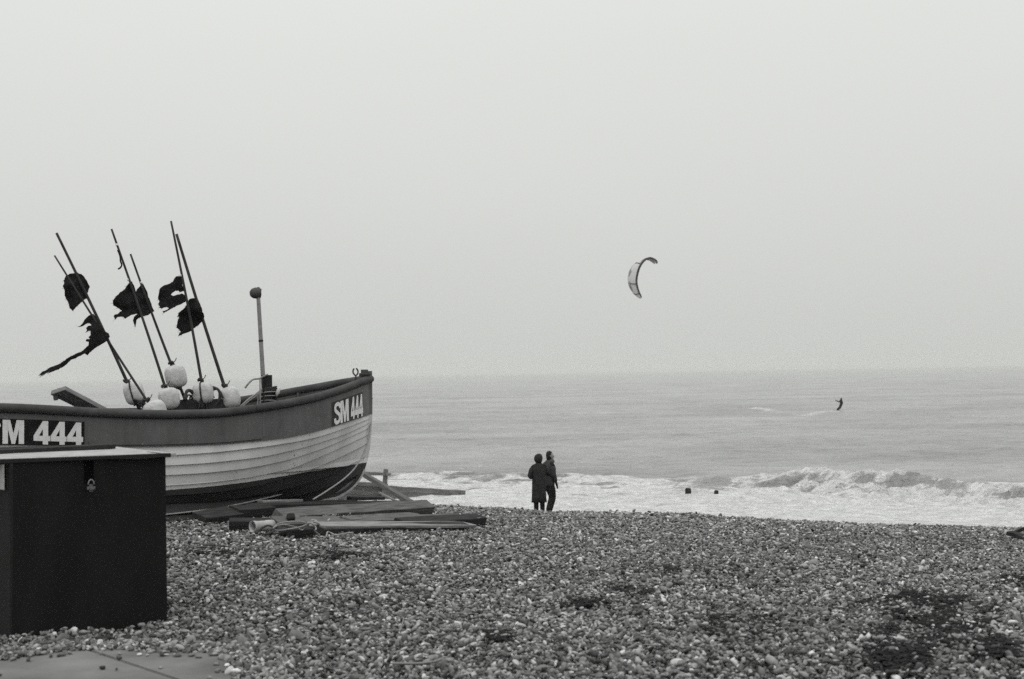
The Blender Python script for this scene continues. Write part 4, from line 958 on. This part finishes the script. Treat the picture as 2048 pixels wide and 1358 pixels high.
seaweed('small dark patch of seaweed in the middle of the beach', 1178, 1212, 110, 28, 420, 4)
seaweed('faint patch of seaweed up and right of the middle one', 1262, 1190, 100, 30, 200, 5)
seaweed('little round clump of seaweed left of the middle patch', 995, 1278, 44, 20, 170, 6)
seaweed('narrow clump of seaweed on the far stones right of centre', 1338, 1143, 70, 14, 130, 7)
seaweed('long thin band of seaweed across the stones in front of the timbers', 640, 1114, 280, 22, 420, 8)
seaweed('dark strand line of seaweed at the right edge, above the largest heap', 2030, 1165, 90, 30, 420, 9)
seaweed('low seaweed scraps beside the bin', 430, 1112, 150, 22, 350, 10)
seaweed('seaweed scraps scattered right of the little round clump', 1480, 1255, 240, 80, 260, 11)
seaweed('seaweed tuft near the bottom right corner', 1990, 1300, 120, 60, 420, 12)
# tarpaulin corner at the right edge
for (x0, y0, x1, y1, w2), lab in (((2028, 1068, 2075, 1084, 0.05), 'dark broken board half buried at the right edge of the beach'), ((2038, 1060, 2080, 1052, 0.04), 'dark board end showing above the crest at the far right edge')):
    bm = bmesh.new(); Ya, Yb = (20.6, 20.2) if y0 > 1064 else (22.2, 21.8)
    a_, b_2 = at(x0, y0, Ya), at(x1, y1, Yb)
    add_box(bm, (a_ + b_2) / 2, ((b_2 - a_).length, 0.3, w2), Vector((1, 0, 0)).rotation_difference((b_2 - a_).normalized()).to_matrix())
    bmesh.ops.subdivide_edges(bm, edges=bm.edges[:], cuts=3, use_grid_fill=True)
    for v in bm.verts: v.co += noise.noise_vector(v.co * 5) * 0.03
    tag(link('broken_board', bm_mesh(bm, 'broken_board'), M_wdark, None), lab, 'board')

# ================================================================== black storage bin
A = at(20, 1268, 8.5); A.z = gz(A.x, A.y) - 0.08; B = at(335, 1240, 9.06)
bx_ = Vector((B.x - A.x, B.y - A.y, 0)); WB = bx_.length; bx_.normalize(); by_ = Vector((-bx_.y, bx_.x, 0)); 
ztop = at(20, 921, 8.5).z; HB = ztop - A.z; DB = 1.05
bin2 = empty('storage_bin', A, 'big black storage bin with a pale lid, standing at the left edge of the beach', 'storage bin')
M_bin = mat('bin_paint', 0.009, 0.015, 4, 0.6, bump=0.25, bscale=30, stretch=(1, 1, .35))
M_bin2 = mat('bin_side_paint', 0.018, 0.026, 4, 0.55, bump=0.25, bscale=30)
RB = Matrix((bx_, by_, Vector((0, 0, 1)))).transposed()
def bpt(u, v, z): return A + bx_ * u + by_ * v + Vector((0, 0, z))
def panel_(name, u0, u1, v0, v1, z0, z1, m, bev=0.004, parent=None):
    bm = bmesh.new(); add_box(bm, bpt((u0 + u1) / 2, (v0 + v1) / 2, (z0 + z1) / 2), (abs(u1 - u0), abs(v1 - v0), abs(z1 - z0)), RB)
    bmesh.ops.bevel(bm, geom=bm.edges[:], offset=bev, segments=2, affect='EDGES'); return link(name, bm_mesh(bm, name), m, parent or bin2)
panel_('front_panel', 0.0, WB, 0, .02, 0, HB, M_bin)
panel_('back_panel', 0.0, WB, DB - .02, DB, 0, HB, M_bin)
panel_('side_panel', 0.002, .022, .022, DB - .022, 0, HB - .001, M_bin2)
panel_('side_panel', WB - .022, WB - .002, .022, DB - .022, 0, HB - .001, M_bin)
# lid: slightly wider, tipped up to the right
M_lid = mat('lid_felt', 0.26, 0.40, 12, 0.9, bump=0.5, bscale=60)
bm = bmesh.new()
L0, L1 = at(-60, 921.5, 8.42), at(352, 906.5, 9.07)
q = [L0, L1, L1 + by_ * (DB + .08) + Vector((0, 0, .004)), L0 + by_ * (DB + .08) + Vector((0, 0, .004))]
nx_ = 14
up_ = []
for i in range(nx_ + 1):
    for j in range(7):
        p = q[0].lerp(q[1], i / nx_).lerp(q[3].lerp(q[2], i / nx_), j / 6); up_.append(bm.verts.new(p + Vector((0, 0, 0.008 * noise.noise(p * 3)))))
lo_ = [bm.verts.new(v.co - Vector((0, 0, 0.022))) for v in up_]
for i in range(nx_):
    for j in range(6):
        a = i * 7 + j; bm.faces.new((up_[a], up_[a + 7], up_[a + 8], up_[a + 1])); bm.faces.new((lo_[a], lo_[a + 1], lo_[a + 8], lo_[a + 7]))
for i in range(nx_):
    for j in (0, 6): a = i * 7 + j; bm.faces.new((up_[a], up_[a + 7], lo_[a + 7], lo_[a]))
for j in range(6):
    for i in (0, nx_): a = i * 7 + j; bm.faces.new((up_[a], up_[a + 1], lo_[a + 1], lo_[a]))
lid = link('lid', bm_mesh(bm, 'lid'), M_lid, bin2)
# dark trim along the lid's front edge
timber('lid_trim', at(-50, 924.5, 8.40), at(341, 910.2, 9.03), 0.02, 0.026, M_bin2, parent=bin2, wob=0.002, bevel=0.003)
# hasp and padlock
M_hasp = mat('hasp_iron', 0.002, 0.005, 8, 0.9, spec=0.03)
M_lock = mat('padlock_metal', 0.06, 0.22, 30, 0.5)
hu = (at(181, 940, 8.75) - A).dot(bx_)
panel_('hasp', hu - .028, hu + .028, -.012, -.002, HB - .155, HB - .01, M_hasp, 0.002)
pl = panel_('padlock', hu - .020, hu + .030, -.042, -.010, HB - .215, HB - .168, M_lock, 0.014)
pk = [bpt(hu + .005 + .018 * math.cos(t), -.026, HB - .170 + .030 * max(0, math.sin(t))) for t in np.linspace(0, math.pi, 12)]
link('shackle', bm_mesh(tube_pts(pk, 0.004, 6), 'shackle'), M_metal, pl, True)
# notice on the end face turned left
M_paper = mat('paper', 0.42, 0.55, 40, 0.8)
n0, n1, n2, n3_ = at(-40, 926, 8.60), at(9.5, 930, 8.52), at(12, 978, 8.52), at(-40, 980, 8.60)
# left end panel seen edge-on beyond the corner
bm = bmesh.new(); cc = [at(-230, 926, 9.6), at(20, 925, 8.495), at(20, 1272, 8.495), at(-230, 1300, 9.6)]
vs = [bm.verts.new(p) for p in cc]; f = bm.faces.new(vs); e = bmesh.ops.extrude_face_region(bm, geom=[f]); bmesh.ops.translate(bm, verts=[v for v in e['geom'] if isinstance(v, bmesh.types.BMVert)], vec=(0.012, 0.018, 0))
link('end_panel', bm_mesh(bm, 'end_panel'), M_bin2, bin2)
bm = bmesh.new(); e0, e1 = at(-230, 926, 9.6), at(20, 925, 8.495); dv = (Vector((e1.x - e0.x, e1.y - e0.y, 0))).normalized(); nn = Vector((dv.y, -dv.x, 0))
if nn.y > 0: nn = -nn
pz0, pz1 = at(10, 929, 8.53).z, at(11, 979, 8.53).z
e1b = Vector((e1.x, e1.y, 0)) - dv * 0.045
for k, (aa, zz) in enumerate(((0, pz0), (0.30, pz0), (0.30, pz1), (0, pz1))): pass
vs = [bm.verts.new(Vector((e1b.x, e1b.y, 0)) - dv * aa + nn * 0.012 + Vector((0, 0, zz))) for aa, zz in ((0, pz0), (.30, pz0), (.30, pz1), (0, pz1))]
f = bm.faces.new(vs); e = bmesh.ops.extrude_face_region(bm, geom=[f]); bmesh.ops.translate(bm, verts=[v for v in e['geom'] if isinstance(v, bmesh.types.BMVert)], vec=tuple(nn * 0.003))
link('notice', bm_mesh(bm, 'notice'), M_paper, bin2)
# boards lying on the lid
for lab, p0, Y0, p1, Y1, w2, t2 in (('long dark board on the bin lid, its tip reaching farthest right', (-60, 907, ), 9.05, (225, 892), 9.7, 0.10, 0.030),
                                   ('second dark board on the bin lid, behind the longer one', (-60, 903), 9.25, (178, 892.5), 9.8, 0.07, 0.022),
                                   ('narrow batten lying furthest back on the bin lid', (-60, 899), 9.5, (120, 893), 9.95, 0.04, 0.015)):
    o = timber('board', at(p0[0], p0[1], Y0), at(p1[0], p1[1], Y1), w2, t2, M_wdark, wob=0.003, bevel=0.004); tag(o, lab, 'board', 'dark boards lying on the bin lid')

# ================================================================== groyne at the water's edge
gr = empty('groyne', at(770, 975, 55), 'dark timber groyne running into the surf beyond the bow of the boat', 'groyne')
M_gr = mat('groyne_wood', 0.10, 0.20, 3, 0.9, bump=0.5, stretch=(.5, 4, 4))
for k in range(3):
    timber('plank', at(655, 969.5 + 11.5 * k, 56.0 - .02 * k), at(930, 986.5 + 10.4 * k, 59.2), 0.10, 0.222, M_gr, parent=gr, wob=0.02, bevel=0.01)
timber('plank', at(655, 964, 55.8), at(775, 971, 57.2), 0.10, 0.16, M_gr, parent=gr, wob=0.02)
timber('post', at(766.5, 1012, 57), at(771.8, 938, 57), 0.18, 0.18, M_gr, parent=gr, wob=0.015)
timber('post', at(924, 1012, 59), at(925.5, 984, 59), 0.16, 0.16, M_gr, parent=gr, wob=0.01)
timber('post', at(650, 1012, 51), at(652, 932, 51), 0.18, 0.18, M_gr, parent=gr, wob=0.01)
timber('rail', at(650, 942.5, 55.1), at(780, 949, 57), 0.10, 0.13, M_gr, parent=gr, wob=0.015)
timber('bolt', at(772, 948.5, 56.8), at(780, 949.2, 56.8), 0.10, 0.10, M_gr, parent=gr, wob=0.0)
timber('brace', at(724, 946, 56.0), at(822, 1006, 53), 0.17, 0.17, M_wood, parent=gr, wob=0.02, taper=1.25)
timber('brace', at(758, 985, 56.5), at(800, 1006, 54), 0.07, 0.07, M_wpale, parent=gr, wob=0.01)
for lab, x, y0, y1, w2 in (('taller of two worn groyne stumps standing in the foam', 1376, 992, 977, .19), ('low groyne stump barely showing above the water, right of the taller one', 1432, 990, 981.5, .19)):
    Yd = 57.0 if x < 1400 else 57.6
    o = timber('groyne_stump', at(x, y0 + 14, Yd), at(x + (0 if x < 1400 else 1), y1 - 1, Yd), w2 * (1.2 if x < 1400 else .95), w2 * (1.1 if x < 1400 else .9), M_wdark, wob=0.045, taper=0.55, bevel=0.055); tag(o, lab, 'post', 'old groyne posts in the surf')

# ================================================================== people
def skin_body(name, joints, edges, radii, m, parent=None, root=0, sub=2):
    me = bpy.data.meshes.new(name); me.from_pydata([tuple(j) for j in joints], edges, []); o = bpy.data.objects.new(name + '_tmp', me); COL.objects.link(o)
    sk = o.modifiers.new('skin', 'SKIN'); sk.use_smooth_shade = True
    for i, r in enumerate(radii):
        v = me.skin_vertices[0].data[i]; v.radius = r if hasattr(r, '__len__') else (r, r); v.use_root = (i == root)
    ss = o.modifiers.new('sub', 'SUBSURF'); ss.levels = ss.render_levels = sub
    dg = bpy.context.evaluated_depsgraph_get(); dg.update(); nm = bpy.data.meshes.new_from_object(o.evaluated_get(dg)); bpy.data.objects.remove(o)
    nm.materials.clear(); nm.shade_smooth(); return link(name, nm, m, parent)
def loft(name, sections, m, parent, seg=20, wrinkle=0.0, seed=0):
    """sections: (centre, half width across, half depth, facing angle)"""
    bm = bmesh.new(); rg = []
    for c, a, b, fa in sections:
        rg.append([])
        for k in range(seg):
            t = 2 * math.pi * k / seg; p = Vector((a * math.cos(t), b * math.sin(t), 0)); p.rotate(Euler((0, 0, fa))); p = Vector(c) + p
            p += noise.noise_vector(p * 9 + Vector((seed, 0, 0))) * wrinkle; rg[-1].append(bm.verts.new(p))
    for i in range(len(rg) - 1):
        for k in range(seg): bm.faces.new((rg[i][k], rg[i][(k + 1) % seg], rg[i + 1][(k + 1) % seg], rg[i + 1][k]))
    bm.faces.new(rg[0][::-1]); bm.faces.new(rg[-1]); return link(name, bm_mesh(bm, name), m, parent, True)
M_coat = mat('coat_cloth', 0.016, 0.036, 10, 0.9, spec=0.15); M_jack = mat('jacket_cloth', 0.028, 0.055, 10, 0.85, spec=0.2)
M_trou = mat('trouser_cloth', 0.012, 0.022, 12, 0.9, spec=0.1); M_skin = mat('skin', 0.24, 0.30, 10, 0.6); M_hair = mat('hair', 0.015, 0.03, 40, 0.7)
M_scarf = mat('scarf_knit', 0.06, 0.11, 40, 0.9); M_bag = mat('light_strap', 0.40, 0.5, 20, 0.7); M_shoe = mat('shoe', 0.012, 0.02, 10, 0.6)
def person(label, X, Yd, H, fa, pose, name='person'):
    """fa = heading of the body (0 = looking to +X, right); returns root + local->world"""
    base = Vector((X, Yd, gz(X, Yd))); o = empty(name, base, label, 'person')
    R = Matrix.Rotation(fa, 3, 'Z')
    def W(f, l, z): return base + R @ Vector((f, l, z)) * 1.0 if False else base + R @ Vector((f * H, l * H, z * H))
    return o, W, base
def build_body(o, W, H, legs, arms, head_yaw, fa, m):
    J = []; E = []; Rr = []  # one skeleton per person
    def add(p, r, par=None):
        J.append(p); Rr.append((r * H, r * H) if not hasattr(r, '__len__') else (r[0] * H, r[1] * H))
        if par is not None: E.append((par, len(J) - 1))
        return len(J) - 1
    pel = add(W(0, 0, .53), (.078, .062)); wa = add(W(0.0, 0, .62), (.068, .055), pel); ch = add(W(.0, 0, .73), (.082, .062), wa); nk0 = add(W(-.003, 0, .825), (.045, .04), ch)
    nk = add(W(.006, 0, .865), .032, nk0)
    hx, hy = math.cos(head_yaw - fa), math.sin(head_yaw - fa)
    hd = add(W(.010, 0, .905), .050, nk); hd2 = add(W(.012, 0, .955), .052, hd)
    for s, (kn, an, toe) in zip((1, -1), legs):
        hp = add(W(0, .05 * s, .50), .060, pel); k = add(W(*kn), .040, hp); cf = add(tuple((Vector(W(*kn)) * .6 + Vector(W(*an)) * .4)), .036, k); a = add(W(*an), .024, cf); f = add(W(*toe), (.024, .018), a)
    for s, (el, wr) in zip((1, -1), arms):
        shd = add(W(0, .105 * s, .80), .036, nk0); e = add(W(*el), .027, shd); w_ = add(W(*wr), .018, e)
        d = (Vector(W(*wr)) - Vector(W(*el))).normalized(); h1 = add(tuple(Vector(W(*wr)) + d * .035 * H), (.020, .012), w_)
        side = R0v(fa)
        for q_ in (-1.5, -.5, .5, 1.5):
            sp2 = Vector((-math.sin(fa), math.cos(fa), 0)).cross(d).normalized() * q_ * .0075 * H
            f1 = add(tuple(J[h1] if False else Vector(J[h1]) + d * .020 * H + sp2), .0052, h1); add(tuple(Vector(J[f1]) + d * (.032 if abs(q_) < 1 else .026) * H + Vector((0, 0, 0))), .0045, f1)
        th = add(tuple(Vector(J[w_]) + d * .02 * H + Vector((math.cos(fa), math.sin(fa), 0)) * .018 * H), .006, w_); add(tuple(Vector(J[th]) + d * .022 * H), .005, th)
    return skin_body('body', J, E, Rr, m, o)
def R0v(fa): return Vector((math.cos(fa), math.sin(fa), 0))
def head(o, c, H, yaw, m_skin, m_hair, hair='short'):
    """face features on the head: nose, brow, ears, hair"""
    Rz = Matrix.Rotation(yaw, 4, 'Z'); bm = bmesh.new()
    bmesh.ops.create_uvsphere(bm, u_segments=20, v_segments=14, radius=1, matrix=Matrix.Translation(c) @ Rz @ Matrix.Diagonal((.056 * H, .046 * H, .066 * H, 1)))
    nose = c + R0v(yaw) * .058 * H + Vector((0, 0, -.008 * H)); bmesh.ops.create_cone(bm, segments=8, radius1=.012 * H, radius2=.003 * H, depth=.03 * H, cap_ends=True, matrix=Matrix.Translation(nose) @ Rz @ Matrix.Rotation(math.radians(35), 4, 'Y'))
    chin = c + R0v(yaw) * .040 * H + Vector((0, 0, -.052 * H)); bmesh.ops.create_uvsphere(bm, u_segments=10, v_segments=8, radius=.020 * H, matrix=Matrix.Translation(chin))
    for s in (-1, 1): bmesh.ops.create_uvsphere(bm, u_segments=8, v_segments=6, radius=1, matrix=Matrix.Translation(c + Matrix.Rotation(yaw, 3, 'Z') @ Vector((-.004, .047 * s, -.004)) * H) @ Rz @ Matrix.Diagonal((.011 * H, .005 * H, .017 * H, 1)))
    hd_ = link('head', bm_mesh(bm, 'head'), m_skin, o, True)
    bm = bmesh.new()
    for s in (-1, 1): bmesh.ops.create_uvsphere(bm, u_segments=8, v_segments=6, radius=.005 * H, matrix=Matrix.Translation(c + Matrix.Rotation(yaw, 3, 'Z') @ Vector((.050, .018 * s, .002)) * H))
    add_box(bm, c + R0v(yaw) * .052 * H + Vector((0, 0, -.032 * H)), (.006 * H, .022 * H, .004 * H), Matrix.Rotation(yaw, 3, 'Z')); link('eyes_and_mouth', bm_mesh(bm, 'eyes_and_mouth'), m_hair, hd_, True)
    return hd_
# the two walkers stand just beyond the beach crest
hw_ = 1.66; hm_ = 1.80
def placeX(px, Yd): return at(px, 1000, Yd).x
# woman: seen from behind, hood up, long coat, arm folded on her left
fa = math.radians(97)
Yw = 39.4; o, W, base = person('person in a long black hooded coat seen from behind, left of the other walker', placeX(1078.5, Yw), Yw, 1.68, fa, None)
H = 1.68
build_body(o, W, H, [((.01, .045, .28), (-.01, .042, .045), (.06, .05, .012)), ((.01, -.050, .28), (-.01, -.058, .045), (.06, -.06, .012))],
           [((-.03, .15, .63), (.06, .09, .61)), ((.02, -.15, .66), (.03, -.20, .64))], fa, fa, M_trou)
loft('coat', [(W(0, 0, .215), .128 * H, .105 * H, fa + math.pi / 2), (W(0, 0, .30), .120 * H, .100 * H, fa + math.pi / 2), (W(0, 0, .42), .118 * H, .095 * H, fa + math.pi / 2), (W(0, 0, .53), .114 * H, .09 * H, fa + math.pi / 2), (W(0, 0, .62), .110 * H, .085 * H, fa + math.pi / 2),
              (W(0, 0, .71), .124 * H, .085 * H, fa + math.pi / 2), (W(0, 0, .79), .122 * H, .070 * H, fa + math.pi / 2), (W(0, 0, .825), .095 * H, .058 * H, fa + math.pi / 2), (W(0, 0, .855), .05 * H, .048 * H, fa + math.pi / 2)], M_coat, o, 24, 0.012, 3)
skin_body('sleeve', [W(0, .10, .80), W(-.035, .160, .645), W(.05, .115, .615)], [(0, 1), (1, 2)], [.046 * H, .042 * H, .034 * H], M_coat, o)
skin_body('sleeve', [W(0, -.10, .80), W(.01, -.145, .70), W(.03, -.20, .665)], [(0, 1), (1, 2)], [.046 * H, .040 * H, .034 * H], M_coat, o)
hc = Vector(W(.012, 0, .935)); head(o, hc, H, math.radians(80), M_skin, M_hair)
loft('hood', [(hc + Vector((0, -.01, -.125)), .075, .07, 0), (hc + Vector((0, -.015, -.09)), .098, .098, 0), (hc + Vector((-.005, -.02, -.04)), .116, .118, 0), (hc + Vector((0.0, -.02, .02)), .118, .124, 0), (hc + Vector((.005, -.012, .07)), .104, .11, 0), (hc + Vector((.01, -.01, .11)), .07, .078, 0), (hc + Vector((.012, -.008, .125)), .03, .035, 0)], M_coat, o, 20, 0.008, 8)
for s in (1, -1):
    skin_body('trouser_leg', [W(0, .05 * s, .45), W(.01, .05 * s, .28), W(-.01, .052 * s, .05)], [(0, 1), (1, 2)], [.05 * H, .046 * H, .040 * H], M_trou, o)
# man: striding right, looking right, hand at his side
fa = math.radians(38); Ym = 40.3; H = 1.82
o, W, base = person('man in a short dark jacket and scarf, striding right, face in profile', placeX(1098.5, Ym), Ym, H, fa, None)
build_body(o, W, H, [((.09, .035, .30), (.0, .04, .06), (.055, .045, .018)), ((.035, -.050, .285), (-.055, -.05, .055), (-.0, -.055, .012))],
           [((-.05, .13, .64), (-.02, .12, .50)), ((-.01, -.135, .645), (.045, -.125, .505))], 0.1, fa, M_trou)
fb = fa + math.pi / 2
loft('jacket', [(W(0, 0, .465), .098 * H, .078 * H, fb), (W(0, 0, .50), .102 * H, .082 * H, fb), (W(0, 0, .58), .096 * H, .076 * H, fb), (W(0, 0, .66), .104 * H, .078 * H, fb), (W(0, 0, .74), .118 * H, .080 * H, fb), (W(0, 0, .80), .118 * H, .066 * H, fb), (W(0, 0, .835), .08 * H, .052 * H, fb), (W(.004, 0, .865), .042 * H, .042 * H, fb)], M_jack, o, 24, 0.012, 5)
skin_body('sleeve', [W(0, .10, .80), W(-.05, .13, .64), W(-.022, .12, .52)], [(0, 1), (1, 2)], [.044 * H, .038 * H, .030 * H], M_jack, o)
skin_body('sleeve', [W(0, -.10, .80), W(-.01, -.135, .645), W(.042, -.126, .525)], [(0, 1), (1, 2)], [.044 * H, .038 * H, .030 * H], M_jack, o)
for lg in (((.09, .035, .30), (.0, .04, .06)), ((.035, -.050, .285), (-.055, -.05, .055))):
    s = 1 if lg[0][1] > 0 else -1
    skin_body('trouser_leg', [W(0, .05 * s, .50), W(*lg[0]), W(*lg[1])], [(0, 1), (1, 2)], [.068 * H, .053 * H, .043 * H], M_trou, o)
hc = Vector(W(.03, 0, .932)); head(o, hc, H, math.radians(8), M_skin, M_hair)
bm = bmesh.new(); bmesh.ops.create_uvsphere(bm, u_segments=18, v_segments=12, radius=1, matrix=Matrix.Translation(hc + Vector((-.018, 0, .022))) @ Matrix.Diagonal((.098, .092, .112, 1)))
for v in bm.verts:
    d = v.co - hc
    if d.x > .035 and d.z < .06: v.co.x = hc.x + .035 + (d.x - .035) * .15
    if d.z > .06: v.co.z += .012 + .01 * noise.noise(v.co * 30)
    v.co += noise.noise_vector(v.co * 22) * 0.006
link('hair', bm_mesh(bm, 'hair'), M_hair, o, True)
loft('scarf', [(hc + Vector((-.01, 0, -.19)), .125, .11, 0), (hc + Vector((-.008, 0, -.165)), .135, .12, 0), (hc + Vector((0, 0, -.135)), .12, .105, 0), (hc + Vector((.008, 0, -.10)), .092, .085, 0)], M_scarf, o, 20, 0.014, 2)
link('strap', bm_mesh(tube_pts([Vector(W(.060, -.065, .81)), Vector(W(.062, -.085, .77)), Vector(W(.060, -.095, .71))], [.014, .024, .014], 8), 'strap'), M_bag, o, True)

# kitesurfer
Yk = 168.0
kb = at(1673, 821, Yk); ks = empty('kitesurfer', Vector((kb.x, Yk, SEA)), 'kitesurfer in a dark wetsuit leaning back on a board far out on the water', 'kitesurfer')
K = lambda x, y, d=0.0: tuple(at(x, y, Yk + d))
J = [K(1681.5, 810), K(1683.5, 805), K(1683, 800.5), K(1682.6, 797.6), K(1682.4, 795.3),
     K(1679.5, 814, .2), K(1675, 818, .2), K(1673.5, 820.5, .2), K(1681, 814.5, -.3), K(1677.5, 818.5, -.4), K(1675.5, 820.8, -.4),
     K(1678.5, 803.5, .3), K(1674, 801.8, .3), K(1671.5, 800.6, .3), K(1679, 804.2, -.3), K(1675, 802.8, -.3), K(1672, 801, -.3)]
E_ = [(0, 1), (1, 2), (2, 3), (3, 4), (0, 5), (5, 6), (6, 7), (0, 8), (8, 9), (9, 10), (2, 11), (11, 12), (12, 13), (2, 14), (14, 15), (15, 16)]
skin_body('body', J, E_, [.15, .17, .18, .07, .11, .11, .085, .06, .11, .085, .06, .06, .05, .04, .06, .05, .04], M_coat, ks)
link('control_bar', bm_mesh(tube_pts([K(1671.2, 799.2, -.3), K(1671.6, 802.2, .3)], .03, 6), 'control_bar'), M_dark, ks, True)
bm = bmesh.new(); P = spline([Vector(K(1665.5, 820.8)), Vector(K(1670, 821.7)), Vector(K(1675, 821.9)), Vector(K(1678.5, 820.6))], 16); tube_pts(P, [.05] + [.2] * (len(P) - 2) + [.05], 8, bm=bm, squash=.25); link('board', bm_mesh(bm, 'board'), M_dark, ks, True)
# kite
kt = empty('kite', at(1280, 555, 165), 'crescent power kite with a dark leading edge and pale panels in the sky', 'kite')
LE = [(1313.5, 527.5), (1314, 523), (1309, 518.5), (1300, 515.8), (1291, 519), (1283.5, 527), (1278, 537), (1274.5, 550), (1273, 563), (1275, 575), (1278.5, 585), (1282, 592), (1282.5, 596)]
TE = [(1309, 528), (1307, 526.5), (1303, 523.5), (1297, 520.5), (1286, 520), (1272, 527), (1262, 536), (1257, 548), (1256, 560), (1258.5, 573), (1265, 584), (1273, 592), (1279.5, 597)]
DT = [.2, .5, .9, 1.3, 1.7, 2.0, 2.1, 2.1, 2.0, 1.7, 1.2, .7, .2]
le = spline([at(x, y, 165) for x, y in LE], 60); te = spline([at(x, y, 165 + d) for (x, y), d in zip(TE, DT)], 60)
V = []; n_ = len(le); mK = 9
ccen = at(1300, 560, 166)
for i in range(n_):
    for j in range(mK):
        f = j / (mK - 1); p = le[i].lerp(te[i], f); od = (p - ccen).normalized(); p = p + od * 0.22 * math.sin(math.pi * f) * min(1, (te[i] - le[i]).length); V.append(p)
Fk = [(i * mK + j, i * mK + j + 1, (i + 1) * mK + j + 1, (i + 1) * mK + j) for i in range(n_ - 1) for j in range(mK - 1)]
me = pyd('canopy', V, Fk); bm = bmesh.new(); bm.from_mesh(me); e = bmesh.ops.extrude_face_region(bm, geom=bm.faces[:]); bmesh.ops.translate(bm, verts=[v for v in e['geom'] if isinstance(v, bmesh.types.BMVert)], vec=(0, .03, 0))
def kite_extra(t, p, r, mpp):
    v = N(t, 'ShaderNodeTexVoronoi'); v.inputs['Scale'].default_value = 1.15; t.links.new(mpp.outputs[0], v.inputs['Vector'])
    g = N(t, 'ShaderNodeMapRange'); sx_ = N(t, 'ShaderNodeSeparateColor'); t.links.new(v.outputs['Color'], sx_.inputs[0]); t.links.new(sx_.outputs[0], g.inputs[0]); g.inputs[1].default_value = .72; g.inputs[2].default_value = .74; g.inputs[3].default_value = .52; g.inputs[4].default_value = .22
    t.links.new(g.outputs[0], p.inputs['Base Color'])
M_kite = mat('kite_cloth', .5, .5, 3, .7, extra=kite_extra)
link('canopy', bm_mesh(bm, 'canopy'), M_kite, kt, True)
link('leading_edge', bm_mesh(tube_pts(le, [.06 + .07 * math.sin(math.pi * i / (n_ - 1)) for i in range(n_)], 8), 'leading_edge'), M_rail, kt, True)
link('trailing_edge', bm_mesh(tube_pts(te, .02, 5), 'trailing_edge'), M_rail, kt, True)
for i in (int(n_ * .44), int(n_ * .70), int(n_ * .84)):
    P = [V[i * mK + j] - Vector((0, .06, 0)) for j in range(mK)]; link('strut', bm_mesh(tube_pts(P, .05, 6), 'strut'), M_rail, kt, True)
